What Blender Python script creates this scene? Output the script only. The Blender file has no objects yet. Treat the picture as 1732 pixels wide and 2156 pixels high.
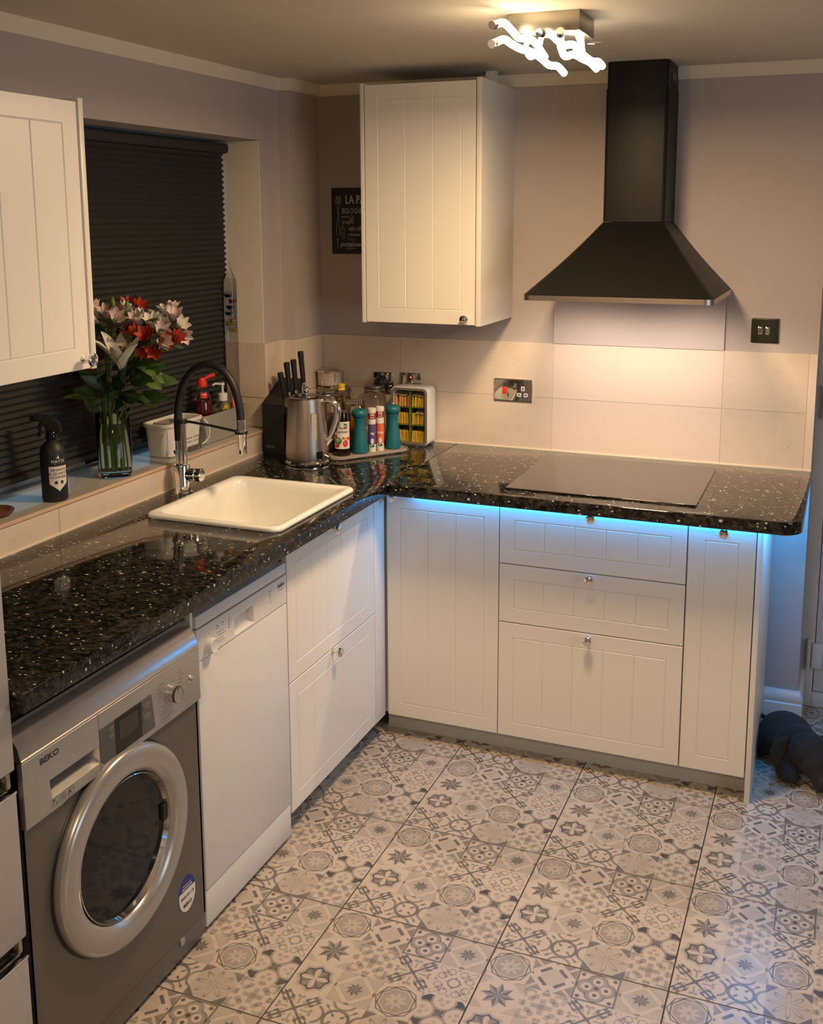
import bpy, bmesh, math, random
from mathutils import Matrix, Vector
PI = math.pi
random.seed(7)
sc = bpy.context.scene
COL = sc.collection

# ------------------------------------------------------------------ camera, world, lights, exposure
W, H = 1732, 2156
cam_d = bpy.data.cameras.new('camera'); cam = bpy.data.objects.new('camera', cam_d); COL.objects.link(cam)
cam_d.sensor_fit = 'HORIZONTAL'; cam_d.sensor_width = 36.0
cam_d.lens = 2256.249*36.0/W
cam_d.shift_x = -20.898/W; cam_d.shift_y = -228.095/W
cam_d.clip_start = 0.05
yaw, pitch, roll = .37657, -.17292, -.00199
f_ = Vector((-math.sin(yaw)*math.cos(pitch), math.cos(yaw)*math.cos(pitch), math.sin(pitch)))
r0 = Vector((math.cos(yaw), math.sin(yaw), 0)); u0 = r0.cross(f_)
rr = math.cos(roll)*r0 + math.sin(roll)*u0; uu = -math.sin(roll)*r0 + math.cos(roll)*u0
m = Matrix((rr, uu, -f_)).transposed().to_4x4(); m.translation = (2.0285, -3.83826, 1.7956)
cam.matrix_world = m
sc.camera = cam

sc.view_settings.view_transform = 'Standard'; sc.view_settings.look = 'None'
sc.view_settings.gamma = 1.0; sc.view_settings.use_curve_mapping = False
sc.view_settings.exposure = 0.0

world = bpy.data.worlds.new('dusk'); sc.world = world; world.use_nodes = True
world.node_tree.nodes['Background'].inputs[0].default_value = (.25, .50, .70, 1)
world.node_tree.nodes['Background'].inputs[1].default_value = .65

def area(name, loc, rot, sx, sy, power, color, spread=180):
    l = bpy.data.lights.new(name, 'AREA'); l.shape = 'RECTANGLE'; l.size = sx; l.size_y = sy
    l.energy = power; l.color = color; l.spread = math.radians(spread)
    o = bpy.data.objects.new(name, l); COL.objects.link(o); o.location = loc; o.rotation_euler = rot
    return o
def point(name, loc, power, color, r=.03):
    l = bpy.data.lights.new(name, 'POINT'); l.energy = power; l.color = color; l.shadow_soft_size = r
    o = bpy.data.objects.new(name, l); COL.objects.link(o); o.location = loc
    return o
WARM = (1.0, .70, .405)
# the ceiling fitting over the corner, an added warm overhead light behind the camera with no lamp seen there, an added cool light from an unseen source to the right
area('corner_lamp_light', (1.31, -1.20, 2.150), (0, 0, 0), .20, .30, 26, WARM)
point('corner_lamp_glow', (1.27, -1.28, 2.14), 2.6, WARM, .05)
area('added_warm_light', (1.5, -3.9, 2.20), (0, 0, 0), .4, .4, 28, WARM)
area('added_cool_light', (4.3, -2.6, 1.25), (0, math.radians(90), 0), 1.0, 1.5, 20, (.74, .87, 1.0))

# ------------------------------------------------------------------ mesh helpers
def NB(): return bmesh.new()
def add_bm(bm, src, M=None):
    if M is not None: bmesh.ops.transform(src, matrix=M, verts=src.verts)
    me = bpy.data.meshes.new('t'); src.to_mesh(me); src.free(); bm.from_mesh(me); bpy.data.meshes.remove(me)
    return bm
def bx(x0, x1, y0, y1, z0, z1, bev=0, seg=2, bm=None, M=None):
    t = NB(); bmesh.ops.create_cube(t, size=1)
    for v in t.verts:
        v.co = Vector(((x0+x1)/2+v.co.x*(x1-x0), (y0+y1)/2+v.co.y*(y1-y0), (z0+z1)/2+v.co.z*(z1-z0)))
    if bev: bmesh.ops.bevel(t, geom=t.edges[:], offset=bev, segments=seg, profile=.5, affect='EDGES')
    if bm is None: bm = NB()
    return add_bm(bm, t, M)
def lathe(prof, loc=(0, 0, 0), seg=32, bm=None, M=None, sx=1, sy=1, close=False):
    """prof = [(r,z)...] round the z axis"""
    t = NB(); rings = []
    for r, z in prof:
        if r < 1e-6: rings.append([t.verts.new((0, 0, z))])
        else: rings.append([t.verts.new((r*sx*math.cos(2*PI*i/seg), r*sy*math.sin(2*PI*i/seg), z)) for i in range(seg)])
    pr = list(zip(rings, rings[1:]))
    if close: pr.append((rings[-1], rings[0]))
    for a, b in pr:
        for i in range(seg):
            j = (i+1) % seg
            if len(a) == 1 and len(b) == 1: continue
            if len(a) == 1: t.faces.new((a[0], b[i], b[j]))
            elif len(b) == 1: t.faces.new((a[i], a[j], b[0]))
            else: t.faces.new((a[i], a[j], b[j], b[i]))
    if not close:
        for r in (rings[0], rings[-1]):
            if len(r) > 1: t.faces.new(r)
    T = Matrix.Translation(loc)
    if M is not None: T = T @ M
    return add_bm(bm or NB(), t, T)
def smooth_path(pts, n=6):
    pts = [Vector(p) for p in pts]; out = []
    P = [2*pts[0]-pts[1]] + pts + [2*pts[-1]-pts[-2]]
    for i in range(1, len(P)-2):
        for k in range(n):
            t = k/n; a, b, c, d = P[i-1:i+3]
            out.append(.5*((2*b)+(-a+c)*t+(2*a-5*b+4*c-d)*t*t+(-a+3*b-3*c+d)*t**3))
    out.append(pts[-1]); return out
def tube(pts, r, seg=10, bm=None, sm=0, flat=1.0, M=None, up=None):
    if sm: pts = smooth_path(pts, sm)
    pts = [Vector(p) for p in pts]; n = len(pts); t = NB(); rings = []
    nrm = None
    for i, p in enumerate(pts):
        d = (pts[min(i+1, n-1)]-pts[max(i-1, 0)])
        if d.length < 1e-9: d = Vector((0, 0, 1))
        d.normalize()
        if nrm is None:
            nrm = Vector(up) if up else (Vector((0, 0, 1)) if abs(d.z) < .9 else Vector((1, 0, 0)))
        nrm = (nrm-d*nrm.dot(d)); nrm.normalize(); b = d.cross(nrm)
        R = r[i*(len(r)-1)//max(1, n-1)] if isinstance(r, (list, tuple)) else r
        rings.append([t.verts.new(p+R*(math.cos(2*PI*k/seg)*b+math.sin(2*PI*k/seg)*nrm*flat)) for k in range(seg)])
    for a, b in zip(rings, rings[1:]):
        for k in range(seg): t.faces.new((a[k], a[(k+1) % seg], b[(k+1) % seg], b[k]))
    t.faces.new(rings[0]); t.faces.new(rings[-1])
    return add_bm(bm or NB(), t, M)
def prism(poly, z0, z1, bm=None, M=None, bev=0):
    t = NB(); a = [t.verts.new((x, y, z0)) for x, y in poly]; b = [t.verts.new((x, y, z1)) for x, y in poly]
    n = len(poly); t.faces.new(a[::-1]); t.faces.new(b)
    for i in range(n): t.faces.new((a[i], a[(i+1) % n], b[(i+1) % n], b[i]))
    if bev:
        e = [e for e in t.edges if abs(e.verts[0].co.z-e.verts[1].co.z) < 1e-7]
        bmesh.ops.bevel(t, geom=e, offset=bev, segments=2, profile=.5, affect='EDGES')
    return add_bm(bm or NB(), t, M)
def rrect(x0, x1, y0, y1, r, n=6):
    out = []
    for cx, cy, a0 in ((x1-r, y1-r, 0), (x0+r, y1-r, 90), (x0+r, y0+r, 180), (x1-r, y0+r, 270)):
        for k in range(n+1):
            a = math.radians(a0+90*k/n); out.append((cx+r*math.cos(a), cy+r*math.sin(a)))
    return out
def loft(loops, bm=None, cap0=True, cap1=True, M=None):
    t = NB(); R = [[t.verts.new(p) for p in l] for l in loops]; n = len(loops[0])
    for a, b in zip(R, R[1:]):
        for i in range(n): t.faces.new((a[i], a[(i+1) % n], b[(i+1) % n], b[i]))
    if cap0: t.faces.new(R[0])
    if cap1: t.faces.new(R[-1])
    return add_bm(bm or NB(), t, M)
def rloops(levels, n=6):
    """levels = [(x0,x1,y0,y1,r,z)]"""
    return [[(x, y, z) for x, y in rrect(x0, x1, y0, y1, r, n)] for x0, x1, y0, y1, r, z in levels]
_dg = None
def curve_mesh(o):
    COL.objects.link(o); dg = bpy.context.evaluated_depsgraph_get(); dg.update()
    me = bpy.data.meshes.new_from_object(o.evaluated_get(dg)); bm = NB(); bm.from_mesh(me)
    bpy.data.meshes.remove(me); d = o.data; bpy.data.objects.remove(o)
    return bm
def text_bm(s, size, depth=.0002, align='CENTER', M=None, sx=1.0, bold=0, shear=0):
    c = bpy.data.curves.new('t', 'FONT'); c.body = s; c.size = size; c.extrude = depth; c.align_x = align; c.align_y = 'CENTER'
    c.resolution_u = 2; c.offset = bold; c.shear = shear
    bm = curve_mesh(bpy.data.objects.new('t', c)); bpy.data.curves.remove(c)
    bmesh.ops.scale(bm, vec=(sx, 1, 1), verts=bm.verts)
    if M is not None: bmesh.ops.transform(bm, matrix=M, verts=bm.verts)
    return bm
def join(*bms):
    b = bms[0]
    for o in bms[1:]: add_bm(b, o)
    return b
def plate(outlines, z0, z1, bev=.002):
    """flat slab with holes, from 2D outlines (first outer, rest holes), rounded top and bottom edges"""
    c = bpy.data.curves.new('t', 'CURVE'); c.dimensions = '2D'; c.fill_mode = 'BOTH'
    c.extrude = (z1-z0)/2-bev; c.bevel_depth = bev; c.bevel_resolution = 2; c.offset = -bev
    for o in outlines:
        s = c.splines.new('POLY'); s.points.add(len(o)-1); s.use_cyclic_u = True
        for p, (x, y) in zip(s.points, o): p.co = (x, y, 0, 1)
    bm = curve_mesh(bpy.data.objects.new('t', c)); bpy.data.curves.remove(c)
    bmesh.ops.remove_doubles(bm, verts=bm.verts, dist=1e-6)
    bmesh.ops.translate(bm, vec=(0, 0, (z0+z1)/2), verts=bm.verts)
    return bm
# ------------------------------------------------------------------ object helpers
WM = {}
def thing(name, label, cat, loc=(0, 0, 0), rotz=0, group=None, kind=None):
    o = bpy.data.objects.new(name, None); COL.objects.link(o); o.empty_display_size = .05
    o.location = loc; o.rotation_euler = (0, 0, rotz)
    WM[o] = Matrix.Translation(loc) @ Matrix.Rotation(rotz, 4, 'Z')
    if kind: o['kind'] = kind
    else: o['label'] = label; o['category'] = cat
    if group: o['group'] = group
    return o
def obj(name, bm, mat, parent=None, local=False, smooth=35, label=None, recalc=True):
    """links a mesh object. world=True coordinates are moved into the parent's frame."""
    if recalc: bmesh.ops.recalc_face_normals(bm, faces=bm.faces)
    if parent is None:
        xs = [v.co for v in bm.verts]
        o0 = Vector(((min(v.x for v in xs)+max(v.x for v in xs))/2, (min(v.y for v in xs)+max(v.y for v in xs))/2, min(v.z for v in xs)))
        T = Matrix.Translation(o0)
    else: T = WM[parent]
    if not (local and parent is not None): bmesh.ops.transform(bm, matrix=T.inverted(), verts=bm.verts)
    me = bpy.data.meshes.new(name); bm.to_mesh(me); bm.free()
    if smooth: 
        me.polygons.foreach_set('use_smooth', [True]*len(me.polygons)); me.set_sharp_from_angle(angle=math.radians(smooth))
    for mm in (mat if isinstance(mat, (list, tuple)) else [mat]): me.materials.append(mm)
    o = bpy.data.objects.new(name, me); COL.objects.link(o)
    if parent is None: o.location = T.translation; WM[o] = T
    else: o.parent = parent; WM[o] = WM[parent]
    if label: o['label'] = label
    return o
def tag(o, label, cat, group=None):
    o['label'] = label; o['category'] = cat
    if group: o['group'] = group
    return o
def struct(name, bm, mat, parent=None, smooth=35):
    o = obj(name, bm, mat, parent, smooth=smooth)
    if parent is None: o['kind'] = 'structure'
    return o
def dup(root, loc, rotz=None, label=None, group=None):
    r = root.copy(); COL.objects.link(r); r.location = loc
    if rotz is not None: r.rotation_euler = (0, 0, rotz)
    if label: r['label'] = label
    if group: r['group'] = group
    for ch in list(root.children):
        c = ch.copy(); COL.objects.link(c); c.parent = r
        for g in list(ch.children):
            d = g.copy(); COL.objects.link(d); d.parent = c
    return r
RX = lambda d: Matrix.Rotation(math.radians(d), 4, 'X')
RY = lambda d: Matrix.Rotation(math.radians(d), 4, 'Y')
RZ = lambda d: Matrix.Rotation(math.radians(d), 4, 'Z')
TR = lambda *v: Matrix.Translation(v)
FACE_Y = RX(90)                 # XY drawing -> XZ plane facing -Y
FACE_X = RZ(90) @ RX(90)        # XY drawing -> facing +X, drawing x runs towards +Y

# ------------------------------------------------------------------ materials
def new_mat(name):
    m = bpy.data.materials.new(name); m.use_nodes = True
    return m, m.node_tree, m.node_tree.nodes['Principled BSDF']
def setp(p, **k):
    names = dict(color='Base Color', rough='Roughness', metal='Metallic', spec='Specular IOR Level', trans='Transmission Weight', ior='IOR',
                 coat='Coat Weight', coatr='Coat Roughness', emit='Emission Color', es='Emission Strength', sss='Subsurface Weight', aniso='Anisotropic', alpha='Alpha', sheen='Sheen Weight')
    for a, v in k.items():
        if a in ('color', 'emit') and len(v) == 3: v = (*v, 1)
        p.inputs[names[a]].default_value = v
def mat(name, color=(.8, .8, .8), noise=None, bump=None, **k):
    """noise=(scale, amount) varies the colour a little; bump=(scale, strength[, stretch])"""
    m, nt, p = new_mat(name); setp(p, color=color, **k); N = nt.nodes; L = nt.links
    tc = N.new('ShaderNodeTexCoord')
    sc_, am = noise or (18, .04)
    n = N.new('ShaderNodeTexNoise'); n.inputs['Scale'].default_value = sc_; n.inputs['Detail'].default_value = 3
    L.new(tc.outputs['Object'], n.inputs['Vector'])
    mx = N.new('ShaderNodeMix'); mx.data_type = 'RGBA'
    mx.inputs[6].default_value = (*[c*(1-am) for c in color[:3]], 1); mx.inputs[7].default_value = (*[min(1, c*(1+am)) for c in color[:3]], 1)
    L.new(n.outputs['Fac'], mx.inputs[0]); L.new(mx.outputs[2], p.inputs['Base Color'])
    if bump:
        mp = N.new('ShaderNodeMapping'); L.new(tc.outputs['Object'], mp.inputs[0])
        mp.inputs['Scale'].default_value = bump[2] if len(bump) > 2 else (1, 1, 1)
        b = N.new('ShaderNodeTexNoise'); b.inputs['Scale'].default_value = bump[0]; b.inputs['Detail'].default_value = 2; L.new(mp.outputs[0], b.inputs['Vector'])
        bp = N.new('ShaderNodeBump'); bp.inputs['Strength'].default_value = bump[1]; bp.inputs['Distance'].default_value = .001
        L.new(b.outputs['Fac'], bp.inputs['Height']); L.new(bp.outputs[0], p.inputs['Normal'])
    return m
def emis(name, color, s):
    m, nt, p = new_mat(name); setp(p, color=(0, 0, 0), emit=color, es=s); return m
M_ = {}
M_['wall'] = mat('mauve_wall_paint', (.44, .38, .36), rough=.75, bump=(260, .12))
M_['ceil'] = mat('ceiling_paint', (.62, .57, .48), rough=.85, bump=(300, .1))
M_['trim'] = mat('cream_trim_paint', (.74, .66, .54), rough=.6)
M_['cab'] = mat('cabinet_paint', (.80, .75, .665), rough=.38, noise=(3, .015))
M_['cabin'] = mat('cabinet_side', (.72, .72, .70), rough=.45)
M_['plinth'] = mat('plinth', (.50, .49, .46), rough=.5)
M_['chrome'] = mat('chrome', (.82, .82, .82), metal=1, rough=.07)
M_['steel'] = mat('brushed_steel', (.46, .41, .36), metal=1, rough=.32, bump=(60, .2, (1, 1, 25)))
M_['lampmetal'] = mat('lamp_satin_metal', (.42, .39, .33), metal=1, rough=.35)
M_['hood'] = mat('hood_black', (.009, .0082, .0072), rough=.42, spec=.17)
M_['black'] = mat('black_plastic', (.012, .012, .012), rough=.42)
M_['blackgloss'] = mat('black_gloss', (.006, .006, .006), rough=.12)
M_['rubber'] = mat('black_rubber', (.009, .009, .010), rough=.5)
M_['hob'] = mat('hob_glass', (.010, .009, .009), rough=.06, spec=.8, coat=.4)
M_['sink'] = mat('sink_ceramic', (.88, .86, .82), rough=.16, coat=.3)
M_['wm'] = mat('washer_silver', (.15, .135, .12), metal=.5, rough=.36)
M_['wmp'] = mat('washer_panel_silver', (.40, .39, .38), metal=.55, rough=.30)
M_['dw'] = mat('dishwasher_white', (.70, .68, .66), rough=.32)
M_['white'] = mat('white_plastic', (.72, .70, .66), rough=.4)
M_['fridge'] = mat('fridge_silver', (.42, .40, .385), metal=.35, rough=.38)
M_['grey'] = mat('grey_plastic', (.30, .285, .26), rough=.5)
M_['dgrey'] = mat('dark_grey_plastic', (.09, .085, .08), rough=.5)
M_['ink'] = mat('dark_print', (.03, .03, .032), rough=.6)
M_['inkl'] = mat('grey_print', (.18, .18, .18), rough=.6)
M_['chalk'] = mat('chalk_print', (.50, .48, .43), rough=.8)
M_['blind'] = mat('blind_fabric', (.028, .026, .025), rough=.85, bump=(500, .3))
M_['upvc'] = mat('upvc_white', (.60, .60, .62), rough=.35)
M_['skirt'] = mat('skirting_gloss', (.68, .68, .68), rough=.3)
M_['grout'] = mat('wall_grout', (.62, .53, .44), rough=.8)
M_['fgrout'] = mat('floor_grout', (.06, .055, .05), rough=.85)
M_['teal'] = mat('teal_mill', (.006, .125, .16), rough=.42)
M_['orange'] = mat('orange_plastic', (.75, .14, .04), rough=.4)
M_['red'] = mat('red_plastic', (.70, .035, .015), rough=.32)
M_['wood'] = mat('brown_wood', (.14, .05, .02), rough=.35, noise=(40, .3))
M_['yellow'] = mat('yellow_cap', (.70, .42, .02), rough=.4)
M_['label'] = mat('label_paper', (.72, .68, .60), rough=.55)
M_['green'] = mat('dark_green_print', (.02, .16, .03), rough=.5)
M_['purple'] = mat('purple_print', (.10, .06, .22), rough=.5)
M_['navy'] = mat('navy_print', (.02, .03, .22), rough=.5)
M_['stem'] = mat('stem_green', (.07, .16, .02), rough=.5)
M_['leaf'] = mat('leaf_green', (.026, .066, .010), rough=.42, noise=(25, .3))
M_['leaf2'] = mat('leaf_light_green', (.10, .16, .02), rough=.45, noise=(25, .3))
M_['petalw'] = mat('white_petal', (.66, .60, .50), rough=.55, noise=(40, .12), sss=.1)
M_['petalp'] = mat('blush_petal', (.60, .46, .42), rough=.55, noise=(30, .25), sss=.1)
M_['petalr'] = mat('red_petal', (.33, .028, .008), rough=.5, noise=(30, .35), sss=.05)
M_['stamen'] = mat('stamen_brown', (.16, .03, .02), rough=.7)
M_['eleph'] = mat('grey_plush', (.022, .019, .017), rough=.95, bump=(700, .6), sheen=.05)
M_['teagreen'] = mat('green_plastic', (.13, .17, .02), rough=.5)
M_['tea'] = mat('tea_sachet_yellow', (.62, .40, .03), rough=.6, noise=(120, .3))
M_['tea2'] = mat('tea_sachet_orange', (.62, .30, .06), rough=.6, noise=(120, .3))
M_['paper'] = mat('paper_tag', (.62, .52, .45), rough=.7)
M_['honey'] = mat('honey', (.35, .15, .03), rough=.3)
M_['nuts'] = mat('jar_contents', (.24, .17, .12), rough=.8, noise=(90, .6), bump=(120, 1))
M_['cream'] = mat('cream_mug', (.55, .46, .36), rough=.3)
M_['redled'] = emis('red_neon', (1, .05, .02), 6)
M_['glow'] = emis('lamp_tube_glow', (1.0, .82, .58), 9)
M_['blueled'] = emis('blue_led', (.02, .55, 1.0), 9)
M_['hoodled'] = emis('hood_led', (1.0, .80, .68), 8)
M_['beige'] = mat('beige_tray', (.33, .27, .22), rough=.5)
def glass(name, color=(1, 1, 1), ior=1.45, rough=0.0):
    m, nt, p = new_mat(name); setp(p, color=color, trans=1, ior=ior, rough=rough); return m
M_['glass'] = glass('clear_glass', (.93, .93, .90), 1.45)
M_['thinglass'] = glass('thin_glass', (.95, .96, .94), 1.28)
M_['water'] = glass('water', (.80, .82, .66), 1.12)
M_['redliq'] = glass('red_liquid', (.45, .03, .01), 1.33)
M_['smoke'] = glass('smoked_plastic', (.55, .52, .48), 1.2)
M_['window'] = glass('window_glass', (.9, .95, .97), 1.05)
M_['washglass'] = mat('washer_bowl_glass', (.008, .008, .009), rough=.06, spec=.30)

# --- node maths in operator form, used for the printed tile patterns
class X:
    nt = None
    def __init__(s, v): s.v = v
    def op(s, o, b=None, c=None, clamp=False):
        n = X.nt.nodes.new('ShaderNodeMath'); n.operation = o; n.use_clamp = clamp
        for i, q in enumerate((s, b, c)):
            if q is None: continue
            if isinstance(q, X): q = q.v
            if isinstance(q, (int, float)): n.inputs[i].default_value = q
            else: X.nt.links.new(q, n.inputs[i])
        return X(n.outputs[0])
    def __add__(s, b): return s.op('ADD', b)
    def __radd__(s, b): return s.op('ADD', b)
    def __sub__(s, b): return s.op('SUBTRACT', b)
    def __rsub__(s, b): return X(b).op('SUBTRACT', s)
    def __mul__(s, b): return s.op('MULTIPLY', b)
    def __rmul__(s, b): return s.op('MULTIPLY', b)
    def abs(s): return s.op('ABSOLUTE')
    def min(s, b): return s.op('MINIMUM', b)
    def max(s, b): return s.op('MAXIMUM', b)
    def floor(s): return s.op('FLOOR')
    def sin(s): return s.op('SINE')
    def cos(s): return s.op('COSINE')
    def lt(s, t, k=22): return s.op('MULTIPLY_ADD', -k, t*k+.5, True) if isinstance(t, (int, float)) else (t-s).op('MULTIPLY_ADD', k, .5, True)
    def gt(s, t, k=22): return s.op('MULTIPLY_ADD', k, .5-t*k, True)
    def band(s, t, w, k=22): return (s-t).abs().lt(w, k)
    def mul(s, b, c): return s.op('MULTIPLY_ADD', b, c)
def ln(a, b): return (a*a+b*b).op('SQRT')
def xyz(nt, out='Object', scale=None):
    tc = nt.nodes.new('ShaderNodeTexCoord'); s = nt.nodes.new('ShaderNodeSeparateXYZ'); nt.links.new(tc.outputs[out], s.inputs[0])
    return X(s.outputs[0]), X(s.outputs[1]), X(s.outputs[2])
def ramp(nt, fac, stops):
    r = nt.nodes.new('ShaderNodeValToRGB'); e = r.color_ramp.elements
    while len(e) < len(stops): e.new(.5)
    for q, (p, c) in zip(e, stops): q.position = p; q.color = (*c, 1)
    nt.links.new(fac.v if isinstance(fac, X) else fac, r.inputs[0]); return r.outputs[0]
TS = .4205
def floor_tile_mat():
    m, nt, p = new_mat('patterned_floor_tile'); X.nt = nt
    x, y, z = xyz(nt)
    U = x.mul(4/TS, 2.0); V = y.mul(-4/TS, 2.0)          # 0..4, V from the far row
    ci, cj = U.floor(), V.floor()
    P = (U-ci).mul(2, -1); Q = (V-cj).mul(2, -1)
    ax, ay = P.abs(), Q.abs(); mx, mn = ax.max(ay), ax.min(ay)
    r = ln(P, Q); ang = Q.op('ARCTAN2', P); c4 = (ang*4).cos(); c8 = (ang*8).cos(); s4 = (ang*4).sin()
    d = ax+ay; dg = (ax-ay).abs()
    fr8 = (ang*(4/PI)+8.5).op('FRACT')-.5; ph = fr8.abs()*(PI/4); cp_, sp_ = ph.cos(), ph.sin()
    def star(k): return r*(sp_.mul(k, 0)+cp_)
    mot = {}
    # octagon ring of interlaced lines round an eight-petal flower
    rs = star(.42); rt = r*((PI/8-ph).cos()+(PI/8-ph).sin()*.42)
    A = rs.band(.96, .030)*.62+rt.band(.84, .040)*.55+rt.lt(.74)*.28
    fl = (r-(c8.mul(.13, .38))).lt(0, 14); A = A-fl*.18+(r.lt(.1)*.2); mot['A'] = A+mx.gt(.93)*d.gt(1.55)*.3
    # diamond with bars
    B = d.band(.80, .13)*dg.lt(.42)*.62+d.gt(1.22)*.42+d.lt(.60)*.12-d.gt(1.22)*dg.lt(.10)*.35
    mot['B'] = B+ (mx.band(.93, .05))*mn.lt(.07)*.5
    # four roundels in a frame
    cr = ln(mx-.44, mn); C = cr.lt(.10)*.75+cr.band(.34, .10)*.34+cr.band(.44, .03)*.30
    cd = ln(mx-.72, mn-.72); C = C+cd.lt(.10)*.70+mx.band(.93, .05)*.55+r.lt(.12)*.4
    C = C+(cr.gt(.44)*d.lt(.95)*.35); mot['C'] = C
    # star in a diamond frame
    st = star(2.0).lt(.42, 18)
    D = st*.45*(fr8.gt(0, 8)*.6+.5)+d.lt(.74)*.16+d.band(.78, .025)*.25+d.band(1.12, .025)*.22+d.gt(1.14)*.16
    D = D+mx.gt(.88)*mn.lt(.12)*.5; mot['D'] = D
    # eight-point star with shaded halves
    s8 = star(2.3).lt(.80, 20)
    E = s8*(fr8.gt(0, 8)*.30+.34)+(d.gt(1.42)*.16)+(mx+mn*.41).band(1.02, .02)*.08; mot['E'] = E
    # fine scrollwork
    a1 = (mx*8.5).sin()*(mn*8.5).cos(); a2 = (d*7.0).cos()*(dg*9.0).cos()
    F = a1.gt(.28, 8)*.26+a2.gt(.45, 8)*.24+r.lt(.14)*.3; mot['F'] = F.min(.42)
    # snowflake of branching arms on the diagonals
    al = d*.5                                   # distance along the diagonal
    G = dg.lt(.085)*al.lt(.85)*.55+ln(al-.52, dg-.30).lt(.10)*.55+ln(al-.80, dg-.26).lt(.10)*.52+ln(al-.62, dg-.15).band(.15, .045)*.50+ln(al-.86, dg).lt(.08)*.3
    G = G+r.lt(.16)*.2+mn.lt(.045)*mx.band(.55, .25)*.32+ln(mx-.78, mn-.12).lt(.08)*.36+ln(al-.36, dg-.22).lt(.06)*.35; mot['G'] = G.min(.62)
    # ring with scrolls
    Hh = r.band(.27, .035)*.5+ln(mx-.34, mn).lt(.05)*.4+ln(mx-.66, mn-.30).band(.18, .03)*.34+ln(al-.72, dg).band(.16, .03)*.30+ln(mx-.86, mn).lt(.09)*.28+ln(al-.46, dg-.16).band(.10, .03)*.25
    mot['H'] = Hh.min(.5)
    # dark outlined octagonal star
    ro = star(.75); I = ro.band(.74, .035, 26)*.85+ro.lt(.72)*.40+ro.band(.86, .08)*.18+ro.lt(.72)*fr8.gt(0, 8)*.16
    pe = (r-((ang*4).cos().mul(.30, .32))).lt(0, 14); mot['I'] = I-pe*.46
    # dark cross between rounded lobes
    lo = ln((mx-.80), mn*1.05)
    J = lo.gt(.62)*.86+lo.band(.56, .05)*.34+ln(mx-.80, mn-.16).lt(.12)*.22+ln(mx-.55, mn).lt(.10)*.18-r.lt(.20)*.42*fr8.gt(0, 8)-al.gt(.88)*.86
    mot['J'] = J.max(0)
    # ring with arcs and arrows
    K = r.band(.56, .075)*.52+ln(mx-1.18, mn).band(.54, .06)*.46+dg.lt(.035)*al.band(.42, .22)*.5+ln(al-.22, dg-.02).lt(.07)*.5+ln(al-.66, dg).lt(.09)*.5
    mot['K'] = K.min(.52)
    # eight petals on an octagon
    pt = (r-(c8.mul(.36, .48))); L_ = d.lt(1.40)*.13+pt.abs().lt(.075, 14)*.26+d.gt(1.44)*.56
    mot['L'] = L_
    lay = ['ABCD', 'EFGH', 'IDAJ', 'GKLF']
    idx = cj.mul(4, 0)+ci
    tot = None
    for k in mot:
        w = None
        for j in range(4):
            for i in range(4):
                if lay[j][i] == k:
                    e = idx.op('COMPARE', j*4+i, .3); w = e if w is None else w+e
        t = mot[k]*w; tot = t if tot is None else tot+t
    n = nt.nodes.new('ShaderNodeTexNoise'); n.inputs['Scale'].default_value = 26; n.inputs['Detail'].default_value = 4
    g = nt.nodes.new('ShaderNodeNewGeometry'); nt.links.new(g.outputs['Position'], n.inputs['Vector'])
    nf = X(n.outputs['Fac'])
    tot = tot*(nf.mul(.7, .65))+nf*.10
    col = ramp(nt, tot, [(0, (.57, .475, .375)), (.3, (.36, .305, .245)), (.6, (.165, .142, .115)), (1, (.055, .049, .042))])
    nt.links.new(col, p.inputs['Base Color']); setp(p, rough=.30, spec=.5)
    return m
def wall_tile_mat(name, plain=False):
    m, nt, p = new_mat(name); X.nt = nt
    base = (.70, .58, .47) if not plain else (.74, .61, .52)
    if plain:
        n = nt.nodes.new('ShaderNodeTexNoise'); n.inputs['Scale'].default_value = 6
        col = ramp(nt, n.outputs['Fac'], [(0, tuple(c*.97 for c in base)), (1, base)])
        nt.links.new(col, p.inputs['Base Color']); setp(p, rough=.3)
        return m
    x, y, z = xyz(nt); s = 1/.05
    U = (x+y).mul(s, 40.5); V = z.mul(s, 40.0); ci, cj = U.floor(), V.floor()
    P = (U-ci).mul(2, -1); Q = (V-cj).mul(2, -1); ax, ay = P.abs(), Q.abs(); mx, mn = ax.max(ay), ax.min(ay); r = ln(P, Q); dg = (ax-ay).abs()
    hs = nt.nodes.new('ShaderNodeTexWhiteNoise'); hs.noise_dimensions = '2D'; cb = nt.nodes.new('ShaderNodeCombineXYZ')
    nt.links.new(ci.v, cb.inputs[0]); nt.links.new(cj.v, cb.inputs[1]); nt.links.new(cb.outputs[0], hs.inputs['Vector']); h = X(hs.outputs['Value'])
    flower = ln(mx-.5, mn).lt(.2)*.5+dg.lt(.1)*r.lt(.8)*.6
    sq = mx.band(.85, .06)*.6+dg.lt(.12)*r.lt(.6)*.8+r.band(.65, .06)*.4
    pat = flower*h.band(.62, .10, 500)+sq*h.band(.88, .09, 500)
    n = nt.nodes.new('ShaderNodeTexNoise'); n.inputs['Scale'].default_value = 14; n.inputs['Detail'].default_value = 5
    fac = pat*.5+X(n.outputs['Fac'])*.5
    col = ramp(nt, fac, [(0, base), (.5, tuple(c*.93 for c in base)), (1, tuple(c*.72 for c in base))])
    nt.links.new(col, p.inputs['Base Color']); setp(p, rough=.28)
    return m
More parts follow.
